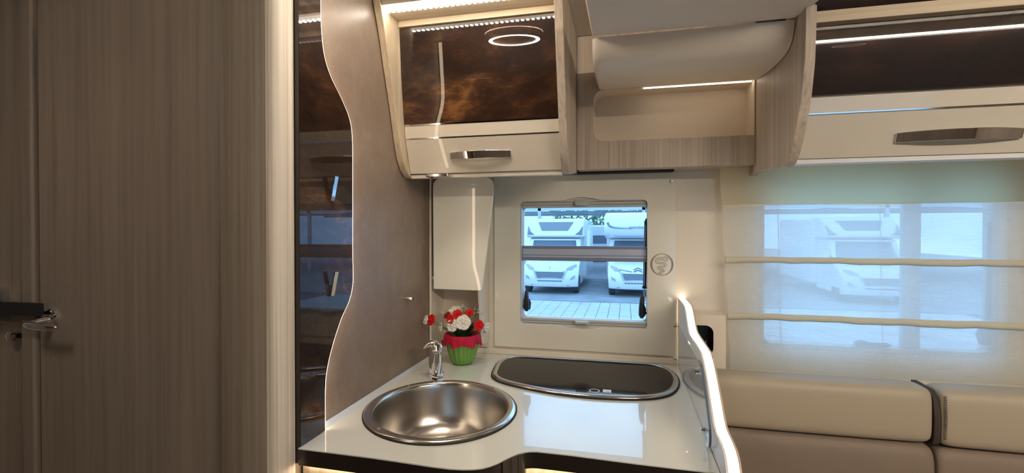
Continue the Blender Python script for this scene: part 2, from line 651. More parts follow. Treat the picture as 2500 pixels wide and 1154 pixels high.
# door: marbled panel, chrome lines, cream strip, cream flap with handle
dr = door_slab(MB(), DP, 1.5715, 2.021, -.6965, -.1925, n=14, off=.0045).build('door', CREAM, oc, label='locker door, marbled brown above cream')
door_slab(MB(), DP, 1.7245, 2.0205, -.6960, -.1930, th=.004).build('marbled_panel', RUST, dr, label='glossy rusty brown marbled panel')
door_slab(MB(), DP, 1.7195, 1.7245, -.6960, -.1930, th=.004, off=-.0008, n=1).build('chrome_line', CHROME, dr)
door_slab(MB(), DP, 1.6815, 1.7190, -.6960, -.1930, th=.004, n=2).build('cream_strip', CREAM, dr)
door_slab(MB(), DP, 1.6775, 1.6815, -.6960, -.1930, th=.004, off=-.0008, n=1).build('chrome_line', CHROME, dr)
door_slab(MB(), DP, 1.5720, 1.6770, -.6960, -.1930, th=.004, n=3).build('cream_flap', CREAM, dr)
handle(dr, -.447, 1.6215, interp(DP, 1.6215) + .002, .100)
# bottom board and catch
MB().box(-.6975, -.1905, 1.497, 1.515, 1.556, 1.569).build('bottom_rail', CREAM, oc, bevel=.002)
MB().box(-.6975, -.1905, 1.516, 1.835, 1.604, 1.614).build('bottom_board', CREAM, oc)
MB().prism(rrect(-.625, -.548, 1.447, 1.500, .006), 'Z', 1.556, 1.564).build('catch', STEELRIM, oc, bevel=.002, label='metal hinge catch')
MB().box(-.69, -.20, 1.44, 1.82, 1.95, 2.02).build('carcass', OAK, oc)

# ================================================================ OPEN LOCKER WITH PADDED FRONT, middle
nl = thing('overhead_niche', (.12, 1.75, 1.597), 'open oak locker in the middle with a padded cream pelmet over a rounded niche', 'shelf')
hole = rrect(-.110, .405, 1.692, 1.872, .038, 8, (1, 0, 0, 1))
MB().prism([[(-.1655, 1.597), (.4075, 1.597), (.4075, 2.058), (-.1655, 2.058)], hole], 'Y', 1.700, 1.714).build('back_panel', OAK, nl)
# lined recess
m_ = MB()
n_ = len(hole)
m_.add([(p[0], 1.712, p[1]) for p in hole] + [(p[0], 1.812, p[1]) for p in hole],
       [(i, (i + 1) % n_, (i + 1) % n_ + n_, i + n_) for i in range(n_)] + [tuple(range(n_, 2 * n_))])
m_.build('niche_lining', NICHE, nl, ang=60, label='beige rounded niche recess')
MB().box(.06, .40, 1.716, 1.724, 1.8695, 1.8715).build('led_strip', LEDBAR3, nl)
MB().box(-.1655, .4075, 1.716, 1.83, 1.600, 1.612).build('bottom_board', OAK, nl)
# padded pelmet: lofted rounded section
sec = [(1.662, 1.862), (1.58, 1.850), (1.50, 1.844), (1.43, 1.841), (1.395, 1.842), (1.365, 1.848), (1.343, 1.861), (1.330, 1.880), (1.323, 1.9015), (1.69, 1.9015), (1.69, 1.866)]
m_ = MB()
cy, cz = 1.52, 1.880
rows = []
xs_ = [(-.0895, .78), (-.0890, .88), (-.085, .945), (-.078, .98), (-.068, .995), (-.055, 1.0), (.406, 1.0)]
for (x, s_) in xs_:
    rows.append([(x, cy + (y - cy) * (1 - (1 - s_) * .42), cz + (z - cz) * s_ if z < 1.90 else z) for y, z in sec])
ns = len(sec)
vs = [p for r_ in rows for p in r_]
fs = [(i * ns + j, i * ns + (j + 1) % ns, (i + 1) * ns + (j + 1) % ns, (i + 1) * ns + j) for i in range(len(rows) - 1) for j in range(ns)]
fs += [tuple(range(ns)), tuple(reversed(range((len(rows) - 1) * ns, len(rows) * ns)))]
m_.add(vs, fs)
o = m_.build('padded_pelmet', SOFT, nl, ang=80, label='padded cream leatherette pelmet')
# dark gap strip below the locker
MB().box(-.172, .166, 1.79, 1.839, 1.5935, 1.606).build('dark_gap_strip', GAP, nl)

# ================================================================ OVERHEAD CABINET, right
rc = thing('overhead_cabinet', (.95, 1.6, 1.55), 'overhead locker above the roman blind, dark brown gloss door with cream flap', 'cabinet')
prof_r = [(1.2570, 1.905), (1.2600, 1.84), (1.2655, 1.778), (1.290, 1.689), (1.318, 1.640), (1.343, 1.601), (1.368, 1.572), (1.392, 1.556), (1.412, 1.550)]
MB().prism([(1.83, 1.565), (1.83, 1.935), (1.30, 1.935), (1.285, 1.925)] + prof_r + [(1.67, 1.575)], 'X', .4083, .4315).build('side_panel', OAK, rc, bevel=.0015)
DR = [(1.341, 2.0), (1.3545, 1.891), (1.3755, 1.722), (1.385, 1.678), (1.425, 1.571)]
xr0, xr1 = .4325, 2.30
dr = door_slab(MB(), DR, 1.572, 1.890, xr0, xr1, n=10, off=.0045).build('door', CREAM, rc, label='long locker door, dark gloss brown above cream')
door_slab(MB(), DR, 1.7265, 1.890, xr0, xr1, th=.004).build('dark_panel', RUST_DARK, dr, label='dark brown gloss panel')
door_slab(MB(), DR, 1.7225, 1.7265, xr0, xr1, th=.004, off=-.0008, n=1).build('chrome_line', CHROME, dr)
door_slab(MB(), DR, 1.6825, 1.7200, xr0, xr1, th=.004, n=2).build('cream_strip', CREAM, dr)
door_slab(MB(), DR, 1.6790, 1.6825, xr0, xr1, th=.004, off=-.0008, n=1).build('chrome_line', CHROME, dr)
door_slab(MB(), DR, 1.5725, 1.6775, xr0, xr1, th=.004, n=3).build('cream_flap', CREAM, dr)
handle(dr, .792, 1.6145, interp(DR, 1.6145) + .003, .132, h=.026, depth=.024)
MB().box(xr0, xr1, 1.330, 1.36, 1.892, 1.920).build('top_rail', OAK_X, rc, bevel=.001)
MB().box(xr0 - .02, xr1, 1.345, 1.37, 1.921, 2.058).build('dark_fascia', RUST_DARK, rc)
MB().box(.435, xr1, .60, 1.34, 2.048, 2.0595).build('trim_5', RUST_DARK, kind='structure')
MB().prism([(1.425, 1.5705), (1.450, 1.5705), (1.450, 1.5575), (1.440, 1.5565), (1.428, 1.5600)], 'X', xr0, xr1).build('bottom_trim', WHITEPL, rc, label='white trim strip under the door')

MB().box(xr0, xr1, 1.451, 1.835, 1.603, 1.613).build('bottom_board', CREAM_WALL, rc)
# ================================================================ WORKTOP
WT = [(-.705, .930), (-.517, .9275), (-.440, .9235), (-.381, .9205), (-.345, .9205), (-.318, .924), (-.297, .930), (-.282, .938), (-.269, .950), (-.257, .966), (-.249, .980),
      (-.242, .993), (-.234, 1.006), (-.224, 1.019), (-.213, 1.028), (-.200, 1.034), (-.186, 1.0365), (-.107, 1.036), (.024, 1.029), (.184, 1.025)]
wt = thing('worktop', (-.27, 1.4, .862), 'glossy white kitchen worktop with wavy dark brown front edge', 'worktop')
SC = (-.4865, 1.232)           # sink centre
SROT = math.atan2(.93, -.365)
sink_hole = [(SC[0] + .212 * math.cos(a) * math.cos(SROT) - .188 * math.sin(a) * math.sin(SROT),
              SC[1] + .212 * math.cos(a) * math.sin(SROT) + .188 * math.sin(a) * math.cos(SROT)) for a in [2 * PI * i / 48 for i in range(48)]]
outer = WT + [(.184, 1.838), (-.7205, 1.838), (-.7205, .9375), (-.705, .9375)]
MB().prism([outer, sink_hole], 'Z', .8975, .900).build('top_surface', WORK, wt)
inner = [(x, y + .0005) for x, y in WT]
MB().prism([[(x, y + .001) for x, y in WT] + [(.183, 1.836), (-.719, 1.836), (-.719, .938), (-.705, .938)], sink_hole], 'Z', .862, .8974).build('edge_band', DARKEDGE, wt, ang=50, label='dark brown edge')
# glossy curved end cover in the inner corner of the wave
cc = WT[10:15]
ccp = [(x, y - .0035) for x, y in cc] + [(x, y + .02) for x, y in reversed(cc)]
MB().prism(ccp, 'Z', .62, .8970).build('corner_cover', principled('gloss_dark_cover', (.02, .014, .012), .08, coat=1), wt, ang=60)
sl = MB().prism([(-.7205, .9110), (-.7205, .9002), (-.7090, .9002), (-.7140, .9055)], 'Y', 1.03, 1.835)
sl.build('sealing_strip', SEAL, wt, label='clear sealing strip along the taupe wall')
MB().box(-.72, .184, 1.8265, 1.8385, .9002, .9215).build('upstand', CREAM_WALL, wt, bevel=.002)
MB().prism([(x, y + .020) for x, y in WT] + [(x, y + .026) for x, y in reversed(WT)], 'Z', .8585, .8618).build('led_strip', LED_UNDER, wt)

bc = thing('base_cabinet', (-.27, 1.4, 0), 'pale oak base unit under the white worktop, lit from above', 'cabinet')
MB().prism([(x, y + .045) for x, y in WT] + [(x, y + .060) for x, y in reversed(WT)], 'Z', 0.02, .8612).build('front_board', OAK_EDGE, bc, ang=50)
MB().box(-.718, -.706, .995, 1.83, .02, .861).build('side_board', OAK, bc)
MB().box(.160, .176, 1.09, 1.83, .02, .861).build('side_board', OAK, bc)
MB().box(-.715, -.40, .958, .972, .12, .850).build('door', OAK_EDGE, bc, bevel=.002)

# ================================================================ SINK
sk = thing('sink', (SC[0], SC[1], .74), 'round brushed steel sink set into the white worktop', 'sink')
EX, EY = .2335, .2060
rimp = [(.862, -.004), (.868, .002), (.890, .0045), (.925, .0050), (.955, .0048), (.982, .0025), (.990, -.001)]
MB().lathe([(r, z) for r, z in rimp], (SC[0], SC[1], .9035), 96, EX, EY, SROT).build('rim', STEELRIM, sk, ang=60, label='satin steel rim')
MB().lathe([(.980, -.0035), (1.0, -.0035), (1.0, -.001), (.992, .0012), (.980, .0012)], (SC[0], SC[1], .9035), 96, EX, EY, SROT).build('seal_ring', GAP, sk, ang=60, label='black rubber seal')
bw = [(.866, .000), (.862, -.004), (.855, -.012), (.845, -.04), (.825, -.080), (.79, -.112), (.72, -.134), (.60, -.146), (.45, -.151), (.2, -.155), (.105, -.156)]
MB().lathe(bw, (SC[0], SC[1], .9025), 96, EX, EY, SROT).build('bowl', STEEL, sk, ang=80, label='brushed steel bowl')
MB().lathe([(.0265, .0), (.0255, .003), (.021, .003), (.019, -.003), (.010, -.006), (0, -.006)], (SC[0], SC[1], .7470), 40).build('drain', STEELRIM, sk)
for a_ in (.55, 2.25, 3.75, 5.35):
    px_, py_ = .93 * EX * math.cos(a_), .93 * EY * math.sin(a_)
    x = SC[0] + px_ * math.cos(SROT) - py_ * math.sin(SROT)
    y = SC[1] + px_ * math.sin(SROT) + py_ * math.cos(SROT)
    MB().lathe([(0, .0022), (.003, .0019), (.0042, 0)], (x, y, .9083), 14).build('rivet', CHROME, sk)

# ================================================================ HOB
HOB = [(-0.426, 1.524), (-0.443, 1.592), (-0.452, 1.700), (-0.425, 1.770), (-0.344, 1.796), (-0.132, 1.797), (0.055, 1.797), (0.118, 1.780), (0.157, 1.730), (0.171, 1.645), (0.162, 1.559), (0.139, 1.490), (0.104, 1.446), (0.055, 1.418), (-0.012, 1.402), (-0.102, 1.395), (-0.198, 1.405), (-0.299, 1.435), (-0.382, 1.475)]
hl = smooth_loop(HOB, 5)
hcx = sum(p[0] for p in hl) / len(hl)
hcy = sum(p[1] for p in hl) / len(hl)


def shrink(loop, d):
    out = []
    n_ = len(loop)
    for i in range(n_):
        a, b = Vector(loop[i - 1]), Vector(loop[(i + 1) % n_])
        t = (b - a).normalized()
        nn = Vector((-t.y, t.x))
        if nn.dot(Vector((hcx, hcy)) - Vector(loop[i])) < 0:
            nn = -nn
        out.append(tuple(Vector(loop[i]) + nn * d))
    return out


hb = thing('hob', (hcx, hcy, .900), 'built-in hob with closed black glass lid and steel rim, under the window', 'hob')
l0, l1, l2, l3, l4 = hl, shrink(hl, .004), shrink(hl, .010), shrink(hl, .019), shrink(hl, .021)


def loft(loops_z, mb=None, cap=False):
    mb = mb or MB()
    n_ = len(loops_z[0][0])
    vs = [(p[0], p[1], z) for l, z in loops_z for p in l]
    fs = [(i * n_ + k, i * n_ + (k + 1) % n_, (i + 1) * n_ + (k + 1) % n_, (i + 1) * n_ + k) for i in range(len(loops_z) - 1) for k in range(n_)]
    if cap:
        fs.append(tuple(range((len(loops_z) - 1) * n_, len(loops_z) * n_)))
    return mb.add(vs, fs)


loft([(l0, .9003), (l0, .9045), (l1, .9055)]).build('seal_ring', GAP, hb, ang=70)
loft([(l1, .9030), (l1, .9065), (l2, .9105), (l3, .9110), (l4, .9085)]).build('rim', STEELRIM, hb, ang=70, label='satin steel rim')
loft([(l4, .9070), (l4, .9095)], cap=True).build('glass_lid', BLACKGLASS, hb, label='black glass lid')
MB().lathe([(.013, 0), (.013, .0006), (.0155, .0006), (.0155, 0)], (-.088, 1.443, .9096), 36).build('knob_ring', WHITEPL, hb, label='pale ring mark of the knob')
st = MB().box(-.0635, -.0395, 1.436, 1.460, .9096, .9102)
st.build('sticker', principled('sticker_white', (.8, .85, .92), .5), hb, label='small white square sticker')
MB().ribbon([(-.0585, 1.4425, .9104), (-.0515, 1.4405, .9104), (-.0445, 1.4425, .9104)], .0008, (0, 0, 1)).build('sticker_print', principled('sticker_blue', (.25, .35, .55), .5), hb)
MB().box(-.0570, -.0460, 1.4485, 1.4505, .9103, .9105).build('sticker_print', MATS['sticker_blue'], hb)

# ================================================================ TAP
tp = thing('tap', (-.605, 1.478, .9), 'chrome single-lever tap standing behind the sink', 'tap')
MB().lathe([(.0245, 0), (.0245, .003), (.0232, .006), (.0232, .016), (.0236, .017)], (-.604, 1.484, .9002), 32).build('base_ring', CHROME, tp)
MB().tube([(-.606, 1.487, .914), (-.608, 1.489, .95), (-.610, 1.491, .985), (-.610, 1.491, 1.004)], [.0225, .0215, .0205, .0180], 28).build('body', CHROME, tp, ang=40, label='chrome body')
sp_ = MB().tube([(-.5975, 1.466, .914), (-.5955, 1.462, .935), (-.5910, 1.457, .965), (-.5860, 1.450, .997)], [.0115, .0145, .0150, .0135], 24)
sp_.build('spout', CHROME, tp, ang=40, label='folded chrome spout')
MB().tube([(-.5920, 1.480, 1.0070), (-.5850, 1.452, 1.0095), (-.5790, 1.432, 1.0100), (-.5785, 1.429, 1.0100)], [.0145, .0165, .0165, .0140], 28).build('spout_head', CHROME, tp, ang=40)
MB().tube([(-.5980, 1.4640, .9110), (-.5960, 1.4520, .9115)], [.0098, .0094], 22).build('nozzle', CHROME, tp)
lvv = MB()
ns_ = 7
for i in range(ns_):
    t = i / (ns_ - 1)
    cx_, cy_, cz_ = -.600 - .040 * t, 1.486 - .026 * t, 1.008 - .008 * t + .010 * math.sin(PI * t * .9)
    w_ = .018 * (1 - .38 * t)
    h_ = .0150 * (1 - .60 * t)
    for k in range(12):
        a = 2 * PI * k / 12
        lvv.v.append((cx_ + .5 * w_ * math.cos(a), cy_ - w_ * math.cos(a) * .85, cz_ + h_ * math.sin(a)))
for i in range(ns_ - 1):
    for k in range(12):
        a = i * 12 + k
        b = i * 12 + (k + 1) % 12
        lvv.f.append((a, b, b + 12, a + 12))
lvv.f += [tuple(range(12)), tuple(reversed(range((ns_ - 1) * 12, ns_ * 12)))]
lvv.build('lever', CHROME, tp, ang=60, label='chrome lever')

# ================================================================ FLOWER POT
PC = (-.5775, 1.672)
fp = thing('flower_pot', (PC[0], PC[1], .9), 'green fluted pot of red and white artificial roses beside the tap', 'flowers')


def flute(r, z, a):
    k = .0022 * abs(math.cos(a * 9)) if .006 < z < .098 else 0
    return r - .0022 + k * 1.6, z


MB().lathe([(0, .002), (.031, .0008), (.0385, .003), (.0445, .016), (.0515, .040), (.0580, .066), (.0625, .092), (.0635, .100), (.0600, .100), (.0585, .090), (0, .088)],
           (PC[0], PC[1], .9), 108, fn=flute).build('pot', POT, fp, ang=70, label='apple green fluted pot')


def frill(r, z, a):
    wv = math.sin(a * 7 + .6) * .55 + math.sin(a * 11 + 2) * .3
    t = max(0, min(1, (.112 - z) / .045))
    return r + .004 * wv * t + .002 * math.sin(a * 17) * t, z - .012 * wv * t


MB().lathe([(.046, .098), (.058, .109), (.0640, .110), (.0670, .103), (.0685, .092), (.0690, .080), (.0685, .074)], (PC[0], PC[1], .9), 120, fn=frill).build('wrapping', WRAP, fp, ang=80, label='raspberry red frilled wrapping')


def rose(cx_, cy_, cz_, r, mat, nrm, name='flower', layers=3, openn=1.0, label=None):
    """cupped petals in rings around an axis"""
    mb = MB()
    zax = Vector(nrm).normalized()
    xax = zax.orthogonal().normalized()
    yax = zax.cross(xax)
    c0 = Vector((cx_, cy_, cz_))
    rnd = random.Random(int(abs(cx_ * 1e4 + cz_ * 1e5)))
    for L in range(layers):
        npet = 5 - (1 if L == layers - 1 else 0)
        sc = 1 - .27 * L
        lean = (1.05 - .33 * L) * openn
        for k in range(npet):
            a0 = 2 * PI * k / npet + L * .7 + rnd.uniform(-.15, .15)
            nu, nv = 6, 6
            vs = []
            for i in range(nu):
                u = i / (nu - 1)
                for j in range(nv):
                    v = j / (nv - 1) * 2 - 1
                    wdt = math.sin(PI * min(1, u * .62 + .12)) ** .8
                    a = a0 + v * .74 * wdt
                    rr = r * 1.08 * sc * (.12 + .95 * math.sin(u * lean * 1.35)) * (1 - .10 * v * v)
                    zz = r * (.12 * L + .85 * sc * (math.sin(u * 1.7) * .62 - .32 * (u ** 3) * openn)) - r * .25 - .08 * r * v * v * u
                    zz += r * .07 * math.sin(v * 4 + k) * u + rnd.uniform(-.015, .015) * r
                    p = c0 + xax * (rr * math.cos(a)) + yax * (rr * math.sin(a)) + zax * zz
                    vs.append(p)
            fs = [(i * nv + j, i * nv + j + 1, (i + 1) * nv + j + 1, (i + 1) * nv + j) for i in range(nu - 1) for j in range(nv - 1)]
            mb.add(vs, fs)
    mb.tube([c0 - zax * r * .3, c0 + zax * r * .1, c0 + zax * r * .35], [r * .18, r * .26, r * .08], 8)
    o = mb.build(name, mat, fp, ang=60, label=label)
    s_ = o.modifiers.new('thick', 'SOLIDIFY')
    s_.thickness = r * .035
    return o


def fx(px, y):   # horizontal place along the bunch (metres from pot centre)
    return PC[0] + (px - 1122) * .001405 * y / 1.64


def fz(py, y):
    return 1.38 - (py - 566) * .001395 * y / 1.64 * .995


flw = [(1036, 798, 1.615, .0185, WHITE, (-.7, -.7, .3), .75), (1055, 797, 1.60, .0200, RED, (-.45, -.85, .25), .8), (1099, 768, 1.68, .0215, WHITE, (-.1, -.4, .9), 1.0),
       (1119, 779, 1.63, .0170, RED, (.2, -.85, .5), .85), (1105, 793, 1.61, .0165, RED, (-.3, -.9, .2), .8), (1111, 809, 1.605, .0215, WHITE, (-.2, -.9, .15), .9),
       (1141, 800, 1.605, .0240, WHITE, (.1, -1, .25), 1.15), (1146, 774, 1.65, .0155, RED, (.1, -.7, .6), .8), (1178, 806, 1.62, .0195, RED, (.55, -.75, .05), .75),
       (1193, 810, 1.65, .0170, WHITE, (.9, -.3, -.1), .9), (1185, 822, 1.65, .0130, WHITE, (.6, -.5, -.6), .9), (1071, 815, 1.635, .0160, WHITE, (-.6, -.6, .1), .8), (1083, 783, 1.66, .0140, DRED, (-.3, -.6, .5), .8)]
stm = MB()
for i, (px_, py_, yy, r, mt, nr, op) in enumerate(flw):
    x, z = fx(px_, yy), fz(py_, yy)
    x = max(x, -.700)
    rose(x, yy, z, r, mt, nr, openn=op, label={WHITE.name: 'white rose', RED.name: 'red rose', DRED.name: 'dark red rose'}[mt.name])
    zz = Vector(nr).normalized()
    e = Vector((x, yy, z)) - zz * r * .35
    b0 = Vector((PC[0] + (x - PC[0]) * .15, PC[1], .985))
    md = (e + b0) / 2 + Vector((0, 0, .008))
    stm.tube([b0, md, e], .0013, 6)
    # green cup under the bloom
    stm.tube([e - zz * r * .25, e + zz * r * .02], [.0012, r * .25], 8)
stm.build('stems', STEM, fp, kind='stuff', label='thin green stems')
lf = MB()
rnd = random.Random(4)
for i in range(44):
    a = rnd.uniform(0, 2 * PI)
    st0 = Vector((PC[0], PC[1], .992)) + Vector((math.cos(a), math.sin(a), 0)) * .015
    tip = st0 + Vector((math.cos(a) * rnd.uniform(.02, .05), math.sin(a) * rnd.uniform(.02, .05), rnd.uniform(.015, .06)))
    sd = (tip - st0).cross(Vector((0, 0, 1))).normalized() * rnd.uniform(.006, .010)
    mid = (st0 + tip) / 2 + Vector((0, 0, .006))
    lf.add([st0, mid - sd, tip, mid + sd, mid + Vector((0, 0, -.002))], [(0, 1, 4), (1, 2, 4), (2, 3, 4), (3, 0, 4)])
lf.build('leaves', LEAF, fp, kind='stuff', label='dark green leaves')
for (px_, py_, yy, nb, sx) in ((1073, 774, 1.66, 16, .014), (1130, 765, 1.66, 24, .014), (1168, 770, 1.66, 24, .019)):
    bb = MB()
    gx, gz = fx(px_, yy), fz(py_, yy)
    for i in range(nb):
        p = Vector((gx + rnd.uniform(-1, 1) * sx, yy + rnd.uniform(-.012, .012), gz + rnd.uniform(-.8, 1) * .013))
        rr = rnd.uniform(.0014, .0023)
        bb.add([p + Vector(q) * rr for q in ((1, 0, 0), (-1, 0, 0), (0, 1, 0), (0, -1, 0), (0, 0, 1), (0, 0, -1))],
               [(0, 2, 4), (2, 1, 4), (1, 3, 4), (3, 0, 4), (2, 0, 5), (1, 2, 5), (3, 1, 5), (0, 3, 5)])
    o = bb.build('gypsophila_spray', BUD, fp, kind='stuff', label='tiny cream gypsophila buds')
    sg = MB()
    for i in range(7):
        sg.tube([(PC[0] + (gx - PC[0]) * .3, 1.668, .992), (gx * .8 + PC[0] * .2, yy, gz - .02), (gx + rnd.uniform(-1, 1) * sx, yy, gz + rnd.uniform(-.5, .8) * .012)], .0005, 5)
    sg.build('spray_stems', STEM, fp, kind='stuff')

# ================================================================ HOOK PANEL on the taupe wall
CV = [(1.0165, 2.055), (1.0168, 1.93), (1.0180, 1.871), (1.0285, 1.807), (1.055, 1.761), (1.0965, 1.7226), (1.135, 1.680), (1.1500, 1.635), (1.1520, 1.559), (1.1515, 1.44), (1.1510, 1.320), (1.1515, 1.244), (1.1330, 1.198), (1.0985, 1.160), (1.0608, 1.1012), (1.0368, 1.0468), (1.0290, 1.000), (1.0285, .9012)]
cvs = smooth_loop(CV, 5, closed=False)
hp = thing('hook_panel', (-.718, 1.0, .901), 'tall dark glossy panel with a wavy glowing edge on the taupe wall', 'panel')
MB().prism([(.9385, .9012), (.9385, 2.055)] + cvs, 'X', -.720, -.7055).build('sheet', DARKEDGE, hp, ang=50, label='dark panel body')
MB().prism([(.9360, .9012), (.9360, 2.055)] + [(y - .0018, z) for y, z in cvs], 'X', -.7054, -.7030).build('gloss_face', RUST, hp, ang=50, label='glossy dark marbled face')
MB().prism([(.9352, .8632), (.9352, 2.055), (.9378, 2.055), (.9378, .8632)], 'X', -.7345, -.7035).build('front_edge', DARKEDGE, hp, label='black front edge')
eg = MB()
pl = [(-.7105, y + .0005, z) for y, z in cvs]
vs = []
for (x, y, z), (_, y2, z2) in zip(pl, pl[1:] + [pl[-1]]):
    vs += [(-.7185, y + .0006, z), (-.7042, y + .0006, z)]
fs = [(2 * i, 2 * i + 1, 2 * i + 3, 2 * i + 2) for i in range(len(pl) - 1)]
eg.add(vs, fs)
eg.build('led_edge', LED_EDGE, hp, ang=80, label='thin glowing edge strip')


def coat_hook(yc, zb):
    """foot on the panel and one prong rising away from it; its mirror image in the gloss completes the V"""
    h = MB()
    prof = [(-.7030, zb), (-.6968, zb), (-.6905, zb + .032), (-.6850, zb + .0595), (-.6885, zb + .0605), (-.6938, zb + .034), (-.6955, zb + .0285), (-.7030, zb + .0285)]
    n_ = len(prof)
    vs = [(x, yc, z) for x, z in prof] + [(x, yc + .0150, z) for x, z in prof]
    tr = tessellate_polygon([[Vector((x, z, 0)) for x, z in prof]])
    fs = [tuple(t) for t in tr] + [tuple(i + n_ for i in reversed(t)) for t in tr] + [(i, (i + 1) % n_, (i + 1) % n_ + n_, i + n_) for i in range(n_)]
    h.add(vs, fs).build('coat_hook', CHROME, hp, bevel=.0010, label='chrome prong coat hook', ang=30)


coat_hook(1.0445, 1.4555)
coat_hook(1.0430, 1.2220)

# peg on the taupe wall
pg = MB().lathe([(0, 0), (.0068, 0), (.0068, .028), (.0060, .0295), (0, .0295)], seg=24)
pg.v = [(-.7218 + c_, 1.500 + a, 1.155 + b) for a, b, c_ in pg.v]
pg.build('wall_peg', STEELRIM, label='small round metal peg sticking out of the taupe wall', category='peg', ang=40)

# ================================================================ CORNER CABINET with white flap
ck = thing('corner_cabinet', (-.62, 1.77, .95), 'narrow cream corner locker with white gloss flap, above the flower pot', 'cabinet')
MB().box(-.7205, -.7120, 1.704, 1.838, .945, 1.580).build('side_board', CREAM_WALL, ck, bevel=.001)
rs = [(1.838, .955), (1.838, 1.592), (1.706, 1.578), (1.706, 1.165), (1.722, 1.10), (1.728, 1.06), (1.722, 1.01), (1.728, .972), (1.752, .955), (1.785, .949), (1.815, .949)]
MB().prism(rs, 'X', -.532, -.524).build('side_board', CREAM_WALL, ck, bevel=.001)
MB().box(-.7115, -.5325, 1.828, 1.838, .925, 1.590).build('back_board', NICHE, ck)
MB().box(-.7115, -.5325, 1.71, 1.828, 1.20, 1.21).build('shelf', CREAM_WALL, ck)
fl = [(-.697, 1.166), (-.515, 1.164), (-.509, 1.172), (-.489, 1.33), (-.470, 1.480), (-.466, 1.515), (-.4655, 1.545), (-.469, 1.562), (-.478, 1.572), (-.494, 1.577), (-.55, 1.580), (-.64, 1.580), (-.676, 1.578), (-.690, 1.571), (-.697, 1.560), (-.699, 1.545)]
MB().prism(fl, 'Y', 1.688, 1.702).build('flap', FLAP, ck, bevel=.003, seg=3, label='white gloss tapered flap')

# ================================================================ WINDOW PANEL + WINDOW
wp = thing('window_surround', (-.162, 1.833, .925), 'glossy cream acrylic panel framing the kitchen window above the hob', 'panel')


def bump_rect(x0, x1, z0, z1, r, cx_, wid, hgt):
    lo = rrect(x0, x1, z0, z1, r, 6)
    # insert shallow arches in the bottom and top edges
    bot = [(cx_ - wid + 2 * wid * i / 16, z0 - hgt * math.sin(PI * i / 16) ** 1.3) for i in range(17)]
    top = [(cx_ + wid - 2 * wid * i / 16, z1 + hgt * math.sin(PI * i / 16) ** 1.3) for i in range(17)]
    return lo[:7] + bot + lo[7:21] + top + lo[21:]


op = bump_rect(-.398, .078, 1.022, 1.4965, .014, -.160, .078, .013)
MB().prism([rrect(-.5005, .1770, .930, 1.5935, .003, 2), op], 'Y', 1.8300, 1.8385).build('acrylic_sheet', CREAM_PANEL, wp, bevel=.0012, label='glossy cream acrylic sheet')
for (x, z) in ((-.485, 1.556), (.160, 1.560)):
    s_ = MB().lathe([(0, .006), (.004, .0055), (.0065, .003), (.0072, 0)], seg=20)
    s_.v = [(x + a, 1.830 - c_, z + b) for a, b, c_ in s_.v]
    s_.build('screw', CHROME, wp, label='chrome cap screw')
# printed emblem: ring thicker at the sides and a coiled snake outline
rg = MB()
vs = []
for i in range(61):
    a = 2 * PI * i / 60
    th = .0022 + .0052 * abs(math.cos(a)) ** 2
    for rr in (.0405, .0405 - th):
        vs.append((.1290 + rr * math.cos(a), 1.8296, 1.2605 + rr * .99 * math.sin(a)))
rg.add(vs, [(2 * i, 2 * i + 1, 2 * i + 3, 2 * i + 2) for i in range(60)])
rg.build('emblem_ring', LOGOPRINT, wp)
SN = [(.1345, 1.2815), (.128, 1.2815), (.121, 1.2815), (.114, 1.2810), (.1095, 1.2775), (.1090, 1.2715), (.1120, 1.2675), (.118, 1.2660), (.126, 1.2658), (.134, 1.2655), (.1395, 1.2630), (.1415, 1.2590), (.1390, 1.2550), (.133, 1.2530), (.126, 1.2525), (.120, 1.2520), (.1160, 1.2495), (.1160, 1.2460), (.1190, 1.2435), (.126, 1.2430), (.132, 1.2425), (.1360, 1.2400), (.1355, 1.2370), (.131, 1.2350), (.126, 1.2345), (.1220, 1.2330), (.1200, 1.2300), (.1215, 1.2275), (.126, 1.2268), (.1305, 1.2268)]
sns = smooth_loop(SN, 3, closed=False)
sn = MB()
nS = len(sns)
for side in (1, -1):
    pts_ = []
    for i, (x, z) in enumerate(sns):
        a, b = Vector(sns[max(0, i - 1)]), Vector(sns[min(nS - 1, i + 1)])
        t = (b - a).normalized()
        wdt = .0034 * (1 - .72 * i / nS)
        pts_.append((x - t.y * wdt * side, 1.8294, z + t.x * wdt * side))
    sn.ribbon(pts_, [.00105 * (1 - .35 * i / nS) for i in range(nS)], (0, 1, 0))
hd_ = [(.1345, 1.2850), (.1380, 1.2870), (.1430, 1.2880), (.1480, 1.2865), (.1510, 1.2830), (.1495, 1.2815), (.1440, 1.2815), (.1385, 1.2812)]
sn.ribbon([(x, 1.8294, z) for x, z in smooth_loop(hd_, 3, False)], .0011, (0, 1, 0))
hd_ = [(.1345, 1.2780), (.1375, 1.2750), (.1425, 1.2735), (.1475, 1.2750), (.1505, 1.2775)]
sn.ribbon([(x, 1.8294, z) for x, z in smooth_loop(hd_, 3, False)], .0011, (0, 1, 0))
sn.build('emblem_snake', LOGOPRINT, wp, smooth=False)

# window 1: blind cassette frame, centre rail, tinted pane, catches, handle, stay
w1 = struct('window_1', (-.16, 1.86, 1.015))
fo = rrect(-.404, .084, 1.0145, 1.5035, .010)
fi = rrect(-.392, .0775, 1.046, 1.474, .016)
MB().prism([fo, rrect(-.3935, .0775, 1.0255, 1.4930, .010)], 'Y', 1.8392, 1.8760).build('window_frame', GREYPL, w1, label='pale grey window frame')
MB().prism([rrect(-.4045, .0845, 1.0140, 1.5040, .010), fi], 'Y', 1.8765, 1.890).build('pane_frame', WHITEPL, w1, bevel=.002)
